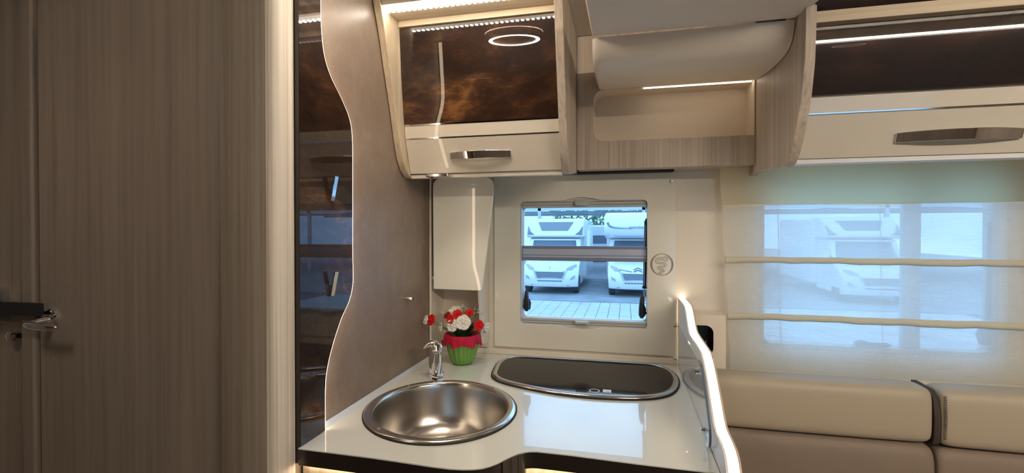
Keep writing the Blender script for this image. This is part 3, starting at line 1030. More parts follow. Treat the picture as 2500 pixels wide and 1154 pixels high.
# blind cassettes with grooves
for (z0, z1) in ((1.0262, 1.0455), (1.4715, 1.4925)):
    cz_ = (z0 + z1) / 2
    MB().box(-.3930, .0770, 1.845, 1.872, z0, z1).build('blind_cassette', GREYPL, w1, bevel=.002, label='grey blind cassette rail')
    MB().box(-.3915, .0755, 1.8435, 1.8449, cz_ - .0015, cz_ + .0015).build('groove', principled('groove_grey', (.30, .29, .27), .6), w1)
for (zc_, s_) in ((1.4900, 1), (1.0330, -1)):
    MB().box(-.1880, -.1320, 1.834, 1.846, zc_ - .009, zc_ + .009).build('catch', GREYPL, w1, bevel=.003, seg=3, label='grey slide catch')
    MB().box(-.1820, -.1380, 1.822, 1.836, zc_ - s_ * .005 - .006, zc_ - s_ * .005 + .004).build('catch_grip', GREYPL, w1, bevel=.002)
# middle rail where blind and fly screen meet
MB().box(-.3920, .0765, 1.852, 1.866, 1.2785, 1.3150).build('blind_rail', GREYPL2, w1, bevel=.002, label='grey middle rail of the blind')
MB().box(-.3920, .0765, 1.850, 1.868, 1.3152, 1.3245).build('blind_rail_edge', GREYPL3, w1)
MB().box(-.3920, .0765, 1.850, 1.868, 1.2675, 1.2783).build('blind_rail_edge', GREYPL3, w1)
MB().box(-.3920, .0765, 1.849, 1.8515, 1.2885, 1.2900).build('groove', GREYPL3, w1)
MB().prism(rrect(-.3925, .0780, 1.0460, 1.4745, .016), 'Y', 1.8925, 1.8945).build('pane', PANE, w1, label='blue-tinted acrylic pane')
# black handles
def knuckle(x, z0, z1, name='window_handle'):
    zc_ = z0 + .018
    m_ = MB().tube([(x, 1.874, z0), (x, 1.870, z0 + .010), (x, 1.868, (z0 + z1) / 2), (x + .001, 1.868, z1 - .008), (x + .001, 1.870, z1)], [.007, .0115, .0105, .0075, .0045], 14)
    m_.tube([(x + .007, 1.882, z0 + .004), (x + .007, 1.879, z0 + .03), (x + .006, 1.880, z0 + .045)], [.007, .010, .006], 12)
    m_.tube([(x - .018 if x < 0 else x + .016, 1.880, z0 + .016), (x, 1.874, z0 + .018)], .0055, 10)
    return m_.build(name, BLACKPL, w1, label='black window handle')
knuckle(-.3800, 1.068, 1.148)
knuckle(.0600, 1.058, 1.140)
MB().tube([(.0700, 1.868, 1.172), (.0745, 1.868, 1.418)], .0062, 16).build('gas_strut', BLACKPL, w1, label='black window stay')
MB().tube([(.0682, 1.8615, 1.180), (.0722, 1.8615, 1.405)], .0014, 8).build('strut_highlight', GREYPL2, w1)
MB().tube([(.0690, 1.868, 1.120), (.0700, 1.868, 1.173)], .0030, 12).build('strut_rod', STEELRIM, w1)
MB().tube([(.0695, 1.868, 1.168), (.0698, 1.868, 1.176)], .0085, 14).build('strut_collar', BLACKPL, w1)
MB().tube([(.0740, 1.868, 1.414), (.0780, 1.870, 1.424), (.0865, 1.872, 1.424)], .0068, 12).build('strut_joint', BLACKPL, w1)

# window 2 behind the blind
w2 = struct('window_2', (.80, 1.86, .975))
MB().prism([rrect(.4555, 1.1495, .9755, 1.5745, .03), rrect(.472, 1.134, .992, 1.559, .028)], 'Y', 1.842, 1.886).build('window_frame', GREYPL, w2, bevel=.002)
MB().box(.899, .951, 1.862, 1.884, .9925, 1.5585).build('mullion', GREYPL2, w2, bevel=.002, label='grey upright bar')
MB().prism(rrect(.457, 1.148, .977, 1.573, .03), 'Y', 1.888, 1.890).build('pane', PANE, w2, label='blue-tinted acrylic pane')
MB().prism([(.752, .997), (.762, .992), (.780, .994), (.800, .990), (.850, .996), (.862, 1.003), (.850, 1.009), (.80, 1.009), (.778, 1.015), (.760, 1.014), (.752, 1.008)], 'Y', 1.838, 1.856).build('window_handle', GREYPL3, w2, bevel=.003)
MB().tube([(1.120, 1.850, 1.02), (1.118, 1.850, 1.05), (1.120, 1.850, 1.075)], [.014, .020, .012], 12).build('window_handle', GREYPL3, w2)
MB().tube([(1.126, 1.850, 1.07), (1.133, 1.850, 1.41)], .006, 12).build('strut', GREYPL3, w2)
MB().tube([(.466, 1.850, 1.02), (.468, 1.850, 1.41)], .006, 12).build('strut', GREYPL3, w2)

# ================================================================ ROMAN BLIND
bl = thing('roman_blind', (.86, 1.78, .89), 'sheer cream roman blind with horizontal pleats over the side window', 'blind')
BX0, BX1 = .325, 1.60


def bl_y(x, z):
    return 1.782 + .0025 * math.sin(x * 9 + z * 4) + .0018 * math.sin(x * 23 + 1) - .004 * math.sin(PI * ((z - .90) % .195) / .195)


def bl_x0(z):
    return .316 + (1.60 - z) * .052 + .002 * math.sin(z * 40)


m_ = MB()
nu, nv = 60, 48
vs = []
for j in range(nv + 1):
    z = .900 + (1.4735 - .900) * j / nv
    for i in range(nu + 1):
        x0 = bl_x0(z)
        x = x0 + (BX1 - x0) * i / nu
        vs.append((x, bl_y(x, z), z))
fs = [(j * (nu + 1) + i, j * (nu + 1) + i + 1, (j + 1) * (nu + 1) + i + 1, (j + 1) * (nu + 1) + i) for j in range(nv) for i in range(nu)]
m_.add(vs, fs).build('sheer_fabric', SHEER, bl, ang=80, label='sheer ribbed fabric')
m_ = MB()
vs = []
for j in range(9):
    z = 1.468 + (1.5995 - 1.468) * j / 8
    for i in range(nu + 1):
        x0 = bl_x0(z)
        x = x0 + (BX1 - x0) * i / nu
        vs.append((x, bl_y(x, 1.4735) - .004 + (j / 8) * .008, z + (.0025 * math.sin(x * 14) if j == 0 else 0)))
fs = [(j * (nu + 1) + i, j * (nu + 1) + i + 1, (j + 1) * (nu + 1) + i + 1, (j + 1) * (nu + 1) + i) for j in range(8) for i in range(nu)]
m_.add(vs, fs).build('top_band', BAND, bl, ang=80, label='double layer top band')


def pleat(z0, z1, name, mat, th=.010, sag=0.004, lab=None):
    mb = MB()
    vs = []
    for i in range(nu + 1):
        x0 = bl_x0((z0 + z1) / 2)
        x = x0 + (BX1 - x0) * i / nu
        w_ = sag * math.sin(PI * i / nu * 3) * .4 + .0012 * math.sin(x * 31) + .0008 * math.sin(x * 67)
        y = bl_y(x, (z0 + z1) / 2) - .003
        vs += [(x, y, z1 + w_ * .5), (x, y - th, z1 - .004 + w_ * .6), (x, y - th * 1.15, z0 + .006 + w_), (x, y - th * .5, z0 + w_), (x, y + .001, z0 + .003 + w_)]
    fs = [(i * 5 + k, i * 5 + (k + 1) % 5, (i + 1) * 5 + (k + 1) % 5, (i + 1) * 5 + k) for i in range(nu) for k in range(5)]
    fs += [(0, 1, 2, 3, 4), tuple(nu * 5 + k for k in (4, 3, 2, 1, 0))]
    mb.add(vs, fs).build(name, mat, bl, ang=80, label=lab)


pleat(1.2735, 1.2945, 'pleat', HEM)
pleat(1.0815, 1.1035, 'pleat', HEM)
pleat(.8900, .9100, 'bottom_hem', HEM, th=.012, lab='thick bottom hem')
for x in (.50, .80, 1.13):
    MB().tube([(x, 1.792, 1.47), (x + .004, 1.792, 1.29), (x + .008, 1.791, 1.10), (x + .014, 1.789, .905)], .0012, 6).build('cord', HEM, bl)

w3 = struct('fill_window', (1.0, -.48, .85))  # unseen window behind the camera, added and enlarged for fill light
MB().prism([rrect(.301, 1.699, .851, 1.439, .03), rrect(.32, 1.68, .87, 1.42, .028)], 'Y', -.515, -.455).build('window_frame', GREYPL, w3, bevel=.002)
MB().prism(rrect(.302, 1.698, .852, 1.438, .03), 'Y', -.512, -.510).build('pane', PANE, w3)
b2 = thing('roman_blind', (1.0, -.44, .82), 'added cream blind softening the unseen fill window behind the camera', 'blind')  # blind added to warm and diffuse the light from the unseen window
MB().box(.26, 1.74, -.4450, -.4435, .83, 1.448).build('cream_fabric', SHEER, b2)
MB().box(.26, 1.74, -.4430, -.4340, .82, .845).build('bottom_hem', HEM, b2)
# ================================================================ BOX WITH ROUND OPENING
bx = thing('corner_box', (.27, 1.77, .897), 'cream box with a round dark opening between the lit guard and the blind', 'box')
ho = [(.236 + .052 * math.cos(a), 1.018 + .048 * math.sin(a)) for a in [2 * PI * i / 40 for i in range(40)]]
MB().prism([rrect(.215, .3255, .78, 1.1005, .004, 2)[:], [p for p in rrect(.2251, .2875, .966, 1.066, .026, 8, (0, 1, 1, 0))]], 'Y', 1.720, 1.728).build('front_board', SOFT, bx, ang=50)
MB().box(.3175, .3255, 1.729, 1.836, .78, 1.0995).build('side_board', SOFT, bx)
MB().box(.215, .317, 1.729, 1.836, 1.0915, 1.0995).build('top_board', CREAM_WALL, bx)
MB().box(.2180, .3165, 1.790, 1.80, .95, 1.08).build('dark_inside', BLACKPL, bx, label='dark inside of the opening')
MB().tube([(.245, 1.76, .972), (.262, 1.745, .990), (.268, 1.75, 1.01)], [.018, .014, .006], 14).build('dark_handle', BLACKPL, bx)

# ================================================================ LIT GUARD
GP = [(1.836, 1.140), (1.70, 1.140), (1.655, 1.137), (1.625, 1.126), (1.590, 1.105), (1.560, 1.088), (1.535, 1.080), (1.50, 1.077), (1.32, 1.0755), (1.290, 1.072), (1.255, 1.060), (1.215, 1.037), (1.175, 1.010), (1.135, .980), (1.110, .965), (1.085, .960), (1.03, .9575), (1.00, .952), (.980, .940), (.966, .920), (.960, .895), (.958, .80), (.958, .55)]
gd = thing('side_guard', (.20, 1.4, 0), 'stepped white side guard with glowing LED edge, right of the worktop', 'panel')
gps = smooth_loop(GP, 3, False)
EDG = principled('pale_oak_guard_edging', (.62, .50, .38), .4)
MB().prism([(1.836, .02), (1.836, 1.14)] + gps[1:] + [(.958, .02)], 'X', .1855, .1875).build('left_face', principled('white_ash_laminate', (.82, .80, .76), .35, coat=.3), gd, ang=50, label='pale left face')
MB().prism([(1.836, .02), (1.836, 1.14)] + gps[1:] + [(.958, .02)], 'X', .2115, .2135).build('right_face', EDG, gd, ang=50)
gi = [(y + .0012 if z < 1.13 else y, z - .0012) for y, z in gps]
MB().prism([(1.835, .03), (1.835, 1.1385)] + gi[1:] + [(.9595, .03)], 'X', .1895, .2095).build('led_core', LED_GUARD, gd, ang=60, label='glowing LED edge')
MB().prism([(1.836, .02), (1.836, 1.1395)] + [(y + .0006, z - .0006) for y, z in gps[1:]] + [(.9586, .02)], 'X', .1876, .1894).build('edge_lip', EDG, gd, ang=50)
MB().prism([(1.836, .02), (1.836, 1.1395)] + [(y + .0006, z - .0006) for y, z in gps[1:]] + [(.9586, .02)], 'X', .2096, .2114).build('edge_lip', EDG, gd, ang=50)

gg = thing('glass_guard', (.178, 1.45, .905), 'clear acrylic splash sheet held by chrome studs in front of the lit guard', 'panel')
GL = [(1.822, .905), (1.822, 1.062), (1.27, 1.062), (1.235, 1.056), (1.21, 1.043), (1.165, 1.008), (1.12, .968), (1.108, .952), (1.104, .935), (1.108, .919), (1.120, .908), (1.138, .904)]
MB().prism(GL, 'X', .1765, .1810).build('sheet', GUARDGLASS, gg, ang=50)
gl2 = smooth_loop(GL[2:], 3, False)
gv = []
for y, z in gl2:
    gv += [(.1762, y, z), (.1813, y, z)]
MB().add(gv, [(2 * i, 2 * i + 1, 2 * i + 3, 2 * i + 2) for i in range(len(gl2) - 1)]).build('polished_edge', principled('acrylic_edge', (.10, .14, .20), .15, coat=1), gg, ang=80, label='blue-grey polished edge')
for (y, z) in ((1.250, 1.038), (1.158, .932), (1.800, 1.045), (1.800, .925)):
    s_ = MB().lathe([(0, .009), (.0055, .0088), (.0062, .007), (.0062, 0)], seg=22)
    s_.v = [(.1764 - c_, y + a, z + b) for a, b, c_ in s_.v]
    s_.build('stud', CHROME, gg, label='chrome stud', ang=40)

# ================================================================ SEAT CUSHIONS
def cushion(name, x0, x1, y0, y1, z0, z1, mat, label, r=.05, puff=.012, group=None):
    mb = MB()
    nx, na = 26, 32
    vs = []
    for i in range(nx + 1):
        t = i / nx
        x = x0 + (x1 - x0) * (.5 - .5 * math.cos(PI * t))
        e = min(x - x0, x1 - x)
        k = 1 if e > .03 else math.sqrt(max(0, 1 - ((.03 - e) / .03) ** 2))
        hy, hz = (y1 - y0) / 2, (z1 - z0) / 2
        for a_ in range(na):
            a = 2 * PI * a_ / na
            ca, sa = math.cos(a), math.sin(a)
            p_ = .42
            sy = math.copysign(abs(ca) ** p_, ca)
            sz = math.copysign(abs(sa) ** p_, sa)
            sc = .86 + .14 * k
            w_ = puff * math.sin(PI * t) * .5
            vs.append((x, (y0 + y1) / 2 + sy * (hy * sc + w_), (z0 + z1) / 2 + sz * (hz * sc + w_ * .3)))
    fs = [(i * na + k, i * na + (k + 1) % na, (i + 1) * na + (k + 1) % na, (i + 1) * na + k) for i in range(nx) for k in range(na)]
    fs += [tuple(range(na)), tuple(reversed(range(nx * na, (nx + 1) * na)))]
    mb.add(vs, fs)
    return mb.build(name, mat, ang=80, label=label, category='cushion')


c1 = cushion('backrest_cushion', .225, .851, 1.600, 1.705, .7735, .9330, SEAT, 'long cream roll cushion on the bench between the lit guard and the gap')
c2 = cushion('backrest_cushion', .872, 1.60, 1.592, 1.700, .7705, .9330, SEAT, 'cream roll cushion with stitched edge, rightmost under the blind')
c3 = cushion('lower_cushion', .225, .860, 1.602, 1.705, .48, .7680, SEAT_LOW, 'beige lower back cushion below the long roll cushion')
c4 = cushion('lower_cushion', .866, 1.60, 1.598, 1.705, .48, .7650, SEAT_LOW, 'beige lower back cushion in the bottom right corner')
stt = MB()
for i in range(26):
    z = .795 + i * .0048
    stt.box(.8735, .8800, 1.5955 - .004 * math.sin(PI * i / 25), 1.5975, z, z + .0016)
stt.build('stitching', PIPING, c2, kind='stuff', label='brown zigzag stitches')
MB().prism([(1.610, .775), (1.603, .79), (1.600, .85), (1.610, .905), (1.64, .924), (1.72, .926), (1.72, .775)], 'X', .8545, .8690).build('gusset', PIPING, c2, label='brown gusset between the cushions')
bn = thing('bench', (.92, 1.45, 0), 'beige bench base under the cushions', 'bench')
MB().box(.22, 1.70, 1.20, 1.60, .0, .34).build('base', CREAM_WALL, bn)
MB().box(.225, 1.70, 1.18, 1.595, .345, .465).build('seat', SEAT_LOW, bn, bevel=.03, seg=4)
MB().box(.22, 1.74, 1.745, 1.838, .02, .76).build('trim_4', CREAM_WALL, kind='structure')

# ================================================================ LAMPS AND THE SIDE BEHIND THE CAMERA
def ring_lamp(x, y, label):
    t = thing('ceiling_lamp', (x, y, 2.03), label, 'lamp')
    MB().lathe([(.108, .028), (.110, .010), (.104, .004), (.098, .0035)], (x, y, 2.030), 56).build('lamp_rim', STEELRIM, t)
    MB().lathe([(.097, .0040), (.085, .0025), (.083, .0045)], (x, y, 2.030), 56).build('light_ring', LED_RING, t, label='glowing ring')
    MB().lathe([(.082, .005), (.04, .004), (0, .004)], (x, y, 2.030), 56).build('diffuser', principled('lamp_centre', (.45, .47, .52), .4), t)


ring_lamp(-.41, 1.03, 'round ring lamp on the ceiling above the sink, seen reflected in the marbled locker door')
ring_lamp(1.45, .35, 'added ring lamp that lights the bench, right of the camera')  # extra lamp put in to light the cushions from above
ring_lamp(-1.15, .20, 'added ring lamp that brightens the washroom door')  # extra lamp put in as fill light for the left doors
ol = thing('opposite_locker', (.9, -.38, 1.5), 'oak overhead lockers on the opposite side with an LED strip', 'cabinet')
MB().box(-2.0, 2.3, -.448, -.36, 1.45, 2.0).build('front_board', RUST_DARK, ol)
MB().box(-2.0, 2.3, -.40, -.31, 2.010, 2.058).build('top_board', OAK_X, ol)
MB().box(-.1, 2.29, -.322, -.312, 2.000, 2.0095).build('led_strip', LEDBAR2, ol)

# ================================================================ OUTSIDE
GZ = -.85
PAVE = principled('concrete_block_paving', (.55, .56, .56), .8)
f1 = mapped_noise(PAVE, (1.2, 1.2, 1.2), 1, 4)
base(PAVE, ramp(PAVE, f1, [(.3, (.48, .49, .50)), (.7, (.66, .66, .64))]))
ASPH = principled('shaded_asphalt', (.34, .36, .38), .85)  # asphalt tone also carries the canopy's shade on the ground
f1 = mapped_noise(ASPH, (1.5, 1.5, 1.5), 1, 6)
base(ASPH, ramp(ASPH, f1, [(.3, (.26, .28, .30)), (.7, (.38, .40, .42))]))
JOINT = principled('paving_joint', (.22, .23, .24), .9)
gr = MB().box(-30, 30, 2.2, 70, GZ - .2, GZ - .045).build('ground', JOINT, kind='structure', smooth=False)
MB().box(-30, 30, 15.6, 70, GZ - .044, GZ - .006).build('asphalt', ASPH, gr, smooth=False)
# farther and wider paving joined; nearest visible blocks one by one
PX, PY = .30, .27
st = MB()
me0 = None
cnt = 0
ux0, ux1 = -3.5, .9
for r_ in range(-26, 21):
    y = 9.9 + r_ * PY
    if y > 15.4 or y < 3.0:
        continue
    for c_ in range(-34, 34):
        x = -1.2 + c_ * PX + (PX / 2 if False else 0)
        if x < -9 or x > 9:
            continue
        dz = random.uniform(-.004, .003)
        xl = -.155 - y * .215 if True else 0
        inview = (9.6 <= y <= 14.6) and (-.235 * y - .1 < x < .055 * y + .2)
        if inview and cnt < 296:
            if me0 is None:
                o = MB().box(-PX / 2 + .006, PX / 2 - .006, -PY / 2 + .006, PY / 2 - .006, -.045, 0).build('paver', PAVE, gr, smooth=False)
                me0 = o.data
            else:
                o = bpy.data.objects.new('paver', me0)
                COL.objects.link(o)
                o.parent = gr
            o.location = Vector((x, y, GZ - .022 + dz)) - WLOC[gr.name]
            cnt += 1
        else:
            st.box(x - PX / 2 + .006, x + PX / 2 - .006, y - PY / 2 + .006, y + PY / 2 - .006, GZ - .044, GZ + dz)
st.build('paving', PAVE, gr, kind='stuff', smooth=False)

VW = principled('vehicle_white_paint', (.80, .82, .84), .3, coat=.5)
VS = principled('vehicle_silver_paint', (.50, .55, .60), .3, coat=.5)
VG = principled('vehicle_glass', (.14, .18, .22), .1, coat=1)
VB = principled('vehicle_grille', (.16, .18, .21), .5)
VL = principled('headlight_glass', (.35, .38, .42), .1, coat=1)
VT = principled('tyre_rubber', (.06, .06, .065), .8)
VP = principled('vehicle_print_grey', (.20, .23, .27), .4)


def motorhome(name, xc, y0, label, alcove):
    t = thing(name, (xc, y0 + 2.5, GZ), label, 'motorhome', 'motorhomes parked outside')
    g = GZ
    hw = 1.01
    # cab: bonnet, bumper, pillars as one bowed body (rows across x)
    prof = [(.06, .26), (.0, .34), (.0, .62), (.04, .78), (.12, .92), (.30, 1.06), (.62, 1.16), (.80, 1.22), (1.12, 1.62), (1.32, 1.95), (1.7, 2.02), (2.4, 2.02), (2.4, .26)]
    nx = 18
    vs = []
    for i in range(nx + 1):
        u = i / nx * 2 - 1
        x = xc + u * hw * (1 - .0)
        bow = .24 * abs(u) ** 3.2
        for (y, z) in prof:
            k = max(0, 1 - y / 1.6)
            xx = xc + (x - xc) * (1 - .05 * max(0, (z - 1.2)) - .03 * (z < .4))
            vs.append((xx, y0 + y + bow * k, g + z - .05 * abs(u) ** 4 * (z > .8) * (y < .7)))
    np_ = len(prof)
    fs = [(i * np_ + j, i * np_ + (j + 1) % np_, (i + 1) * np_ + (j + 1) % np_, (i + 1) * np_ + j) for i in range(nx) for j in range(np_)]
    fs += [tuple(range(np_)), tuple(reversed(range(nx * np_, (nx + 1) * np_)))]
    MB().add(vs, fs).build('cab', VW, t, bevel=.02, ang=40)
    # windscreen
    ws = MB()
    vs = []
    for i in range(13):
        u = i / 12 * 2 - 1
        for (yy, zz, hh) in ((.86, 1.285, .90), (1.08, 1.56, .86), (1.29, 1.90, .80)):
            vs.append((xc + u * hh, y0 + yy - .02 + .24 * abs(u * .9) ** 3.2 * (1 - yy / 1.6), g + zz))
    ws.add(vs, [(i * 3 + j, i * 3 + j + 1, (i + 1) * 3 + j + 1, (i + 1) * 3 + j) for i in range(12) for j in range(2)])
    w_ = ws.build('windscreen', VG, t, ang=60)
    s_ = w_.modifiers.new('thick', 'SOLIDIFY'); s_.thickness = .02
    # grille
    def flat(pts_, name_, mat_, dy=-.012, th=.04, par=t, lab=None):
        def yf(x, z):
            u = (x - xc) / hw
            for (ya, za), (yb, zb) in zip(prof[:8], prof[1:9]):
                if za <= z <= zb and zb > za:
                    y = ya + (yb - ya) * (z - za) / (zb - za)
                    break
            else:
                y = .0
            return y0 + y + .24 * abs(u) ** 3.2 * max(0, 1 - y / 1.6)
        n2 = len(pts_)
        vs_ = [(xc + x, yf(xc + x, z) + dy, g + z) for x, z in pts_] + [(xc + x, yf(xc + x, z) + dy + th, g + z) for x, z in pts_]
        fs_ = [tuple(range(n2)), tuple(reversed(range(n2, 2 * n2)))] + [(i, (i + 1) % n2, (i + 1) % n2 + n2, i + n2) for i in range(n2)]
        return MB().add(vs_, fs_).build(name_, mat_, par, smooth=False, label=lab)
    flat([(-.62, .84), (-.50, .56), (.50, .56), (.62, .84)], 'grille_surround', VS, dy=-.03)
    gl_ = flat([(-.52, .80), (-.44, .60), (.44, .60), (.52, .80)], 'grille', VB, dy=-.05)
    for k in range(9):
        x = -.40 + k * .1
        flat([(x - .042, .50), (x - .042, .465), (x + .042, .465), (x + .042, .50)], 'air_slot', VB, dy=-.02)
    flat([(-.72, .30), (-.66, .345), (.66, .345), (.72, .30)], 'bumper_lip', VS, dy=-.02)
    for s in (-1, 1):
        flat([(s * .58, .86), (s * .78, .88), (s * .93, 1.02), (s * .90, 1.06), (s * .72, .99), (s * .60, .93)], 'headlight', VL, dy=-.02)
        flat([(s * .72, .52), (s * .88, .56), (s * .90, .68), (s * .78, .62)], 'fog_light', VL, dy=-.015)
        # mirror
        MB().prism(rrect(xc + s * 1.20 - .09, xc + s * 1.20 + .09, g + 1.22, g + 1.60, .04), 'Y', y0 + .95, y0 + 1.08).build('wing_mirror', VW, t, bevel=.02)
        MB().tube([(xc + s * .98, y0 + 1.05, g + 1.40), (xc + s * 1.15, y0 + 1.02, g + 1.42)], .03, 8).build('mirror_arm', VB, t)
        wl = MB().lathe([(0, -.11), (.30, -.11), (.34, -.08), (.34, .08), (.30, .11), (0, .11)], seg=28)
        wl.v = [(xc + s * .88 + c_, y0 + .78 + a, g + .34 + b) for a, b, c_ in wl.v]
        wl.build('wheel', VT, t)
    # living body
    hb_ = 1.13
    MB().box(xc - hb_, xc + hb_, y0 + 2.35, y0 + 6.2, g + .38, g + (2.72 if not alcove else 2.60)).build('body', VW, t, bevel=.10, seg=4)
    if alcove:
        ap = [(.50, 2.08), (.34, 2.20), (.28, 2.42), (.40, 2.66), (.75, 2.84), (1.5, 2.93), (2.9, 2.93), (2.9, 2.0), (1.3, 1.98)]
        MB().prism([(y0 + a, g + b) for a, b in ap], 'X', xc - 1.14, xc + 1.14).build('overcab', VW, t, bevel=.14, seg=5, ang=60, label='rounded over-cab bulge')
        sw = [(-1.02, 2.55), (-.98, 2.45), (-.86, 2.38), (-.62, 2.345), (-.2, 2.33)]
        MB().ribbon([(xc + x, y0 + .268 + .04 * (z > 2.5), g + z) for x, z in smooth_loop(sw, 4, False)], [.035 * (1 - i / 17) + .006 for i in range(17)], (0, 1, 0)).build('stripe', VP, t)
        MB().box(xc - 1.155, xc - 1.142, y0 + 1.0, y0 + 1.6, g + 2.25, g + 2.65).build('side_window', VG, t, bevel=.004)
        tx = bpy.data.curves.new('lettering', 'FONT')
        tx.body = 'weinsberg'
        tx.size = .15
        tx.extrude = .003
        tx.align_x = 'CENTER'
        tx.materials.append(VP)
        tmp = bpy.data.objects.new('lettering_curve', tx)
        to = bpy.data.objects.new('lettering', bpy.data.meshes.new_from_object(tmp))
        bpy.data.objects.remove(tmp)
        COL.objects.link(to)
        to.parent = t
        to.location = Vector((xc - .05 + .05, y0 + .262, g + 2.33)) - WLOC[t.name]
        to.rotation_euler = (PI / 2, 0, 0)
        # chevron emblem
        ch = MB()
        for dz in (0, .07):
            ch.ribbon([(xc - .14, y0 + .07, g + .86 + dz), (xc, y0 + .07, g + .93 + dz), (xc + .14, y0 + .07, g + .86 + dz)], .018, (0, 1, 0))
        ch.ribbon([(xc - .62, y0 + .13, g + .93), (xc - .2, y0 + .06, g + .865)], .012, (0, 1, 0))
        ch.ribbon([(xc + .62, y0 + .13, g + .93), (xc + .2, y0 + .06, g + .865)], .012, (0, 1, 0))
        ch.build('emblem', VB, t, smooth=False)
    else:
        ap = [(1.36, 2.00), (1.20, 2.06), (1.28, 2.22), (1.60, 2.56), (1.95, 2.72), (2.9, 2.76), (2.9, 2.0)]
        MB().prism([(y0 + a, g + b) for a, b in ap], 'X', xc - 1.08, xc + 1.08).build('overcab', VW, t, bevel=.07, seg=4, ang=60)
        sk_ = [(-.68, 2.60), (.68, 2.60), (.50, 2.27), (-.50, 2.27)]
        vs_ = [(xc + x, y0 + 1.30 + (z - 2.22) * .94 - .04, g + z) for x, z in sk_]
        vs_ += [(a, b + .05, c_) for a, b, c_ in vs_]
        MB().add(vs_, [(0, 1, 2, 3), (7, 6, 5, 4), (0, 1, 5, 4), (1, 2, 6, 5), (2, 3, 7, 6), (3, 0, 4, 7)]).build('skylight', VG, t, smooth=False, label='dark panorama roof window')
        for s in (-1, 1):
            pts_ = [(s * 1.05, 2.45), (s * 1.05, 2.10), (s * .78, 2.12), (s * .92, 2.22)]
            vs_ = [(xc + x, y0 + 1.24 + max(0, (z - 2.22)) * .94 - .03, g + z) for x, z in pts_]
            vs_ += [(a, b + .05, c_) for a, b, c_ in vs_]
            MB().add(vs_, [(0, 1, 2, 3), (7, 6, 5, 4), (0, 1, 5, 4), (1, 2, 6, 5), (2, 3, 7, 6), (3, 0, 4, 7)]).build('corner_decal', VP, t, smooth=False)
        em = MB().ribbon([(xc - .03, y0 + .055, g + .92), (xc + .01, y0 + .062, g + .96), (xc + .03, y0 + .07, g + .99)], .02, (0, 1, 0))
        em.build('emblem', VS, t, smooth=False)
    return t


motorhome('motorhome', -2.62, 17.0, 'white semi-integrated motorhome seen in the left half of the kitchen window', False)
motorhome('motorhome', .42, 16.8, 'white alcove motorhome with curved stripe, in the right half of the kitchen window', True)
# third motorhome farther right, behind the sheer blind
motorhome('motorhome', 7.6, 16.8, 'white motorhome behind the sheer blind of the side window', False)


def lorry_box(name, xc, y0, wd, ln, ht, label):
    t = thing(name, (xc, y0, GZ), label, 'motorhome')
    MB().box(xc - wd / 2, xc + wd / 2, y0, y0 + ln, GZ + .4, GZ + ht).build('body', VW, t, bevel=.12, seg=3)
    MB().prism(rrect(xc - wd / 2 + .2, xc + wd / 2 - .2, GZ + 1.35, GZ + 1.95, .08), 'Y', y0 - .02, y0 + .02).build('rear_window', VG, t)
    for s in (-1, 1):
        MB().box(xc + s * (wd / 2 - .15) - .06, xc + s * (wd / 2 - .15) + .06, y0 - .02, y0 + .02, GZ + .75, GZ + 1.15).build('tail_lamp', VL, t)
    MB().box(xc - wd / 2 + .1, xc + wd / 2 - .1, y0 - .06, y0 + .05, GZ + .38, GZ + .6).build('bumper', VS, t, bevel=.03)
    for s in (-1, 1):
        wl = MB().lathe([(0, -.11), (.30, -.11), (.34, -.08), (.34, .08), (.30, .11), (0, .11)], seg=20)
        wl.v = [(xc + s * (wd / 2 - .2) + c_, y0 + 1.2 + a, GZ + .34 + b) for a, b, c_ in wl.v]
        wl.build('wheel', VT, t)


lorry_box('caravan', -1.55, 36, 2.3, 5, 2.7, 'pale camper far behind, between the two motorhomes')
lorry_box('caravan', -4.2, 34, 2.3, 5, 2.8, 'pale camper far behind the semi-integrated motorhome')
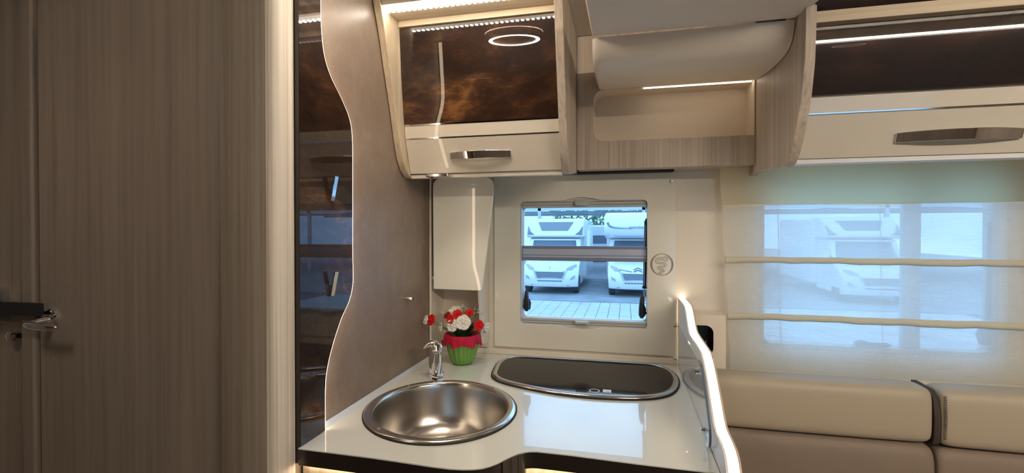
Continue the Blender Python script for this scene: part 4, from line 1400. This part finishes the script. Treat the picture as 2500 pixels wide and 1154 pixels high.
# sales canopy behind the vehicles
cp = thing('canopy', (-2, 29, GZ), 'pale steel canopy over the parked vehicles', 'canopy')
CANO = principled('canopy_white', (.62, .66, .70), .6)
cr_ = MB()
for i in range(14):
    x = -15 + i * 2.6
    cr_.box(x, x + 2.5, 24.5, 33, GZ + 3.75 + (i % 2) * .05, GZ + 3.80 + (i % 2) * .05)
cr_.build('roof_sheets', CANO, cp, smooth=False)
for i in range(7):
    x = -14.8 + i * 5.2
    MB().box(x, x + .16, 24.6, 24.76, GZ, GZ + 3.7).build('post', CANO, cp)
    MB().box(x, x + .12, 24.6, 32.9, GZ + 3.45, GZ + 3.62).build('beam', CANO, cp)
for k in range(3):
    MB().box(-15, 21, 24.6 + k * 4, 24.72 + k * 4, GZ + 3.30, GZ + 3.44).build('beam', CANO, cp)
# trees far behind
TREEM = principled('tree_foliage', (.20, .28, .18), .8)
BARK = principled('bark', (.10, .08, .06), .9)
for i, (x, y, h, lab) in enumerate(((-5.2, 48, 5.5, 'round tree far left behind the vehicles'), (-1.6, 46, 4.6, 'small tree in the gap between the two motorhomes'), (1.9, 48, 5.6, 'tree behind the alcove motorhome'), (9, 44, 6.0, 'tree behind the side window'))):
    t = thing('tree', (x, y, GZ), lab, 'tree')
    MB().tube([(x, y, GZ), (x + .1, y, GZ + h * .5), (x, y, GZ + h * .75)], [.16, .12, .05], 8).build('trunk', BARK, t)
    fm = MB()
    rnd = random.Random(i)
    for k in range(700):
        a, b, r_ = rnd.uniform(0, 2 * PI), rnd.uniform(-1, 1), rnd.uniform(.6, 1) ** .5
        s_ = math.sqrt(1 - b * b)
        c0 = Vector((x + s_ * math.cos(a) * r_ * h * .34, y + s_ * math.sin(a) * r_ * h * .34, GZ + h * .68 + b * r_ * h * .33))
        d1 = Vector((rnd.uniform(-1, 1), rnd.uniform(-1, 1), rnd.uniform(-1, 1))) * .22
        d2 = Vector((rnd.uniform(-1, 1), rnd.uniform(-1, 1), rnd.uniform(-1, 1))) * .22
        fm.add([c0, c0 + d1, c0 + d1 + d2, c0 + d2], [(0, 1, 2, 3)])
    fm.build('foliage', TREEM, t, smooth=False, kind='stuff')
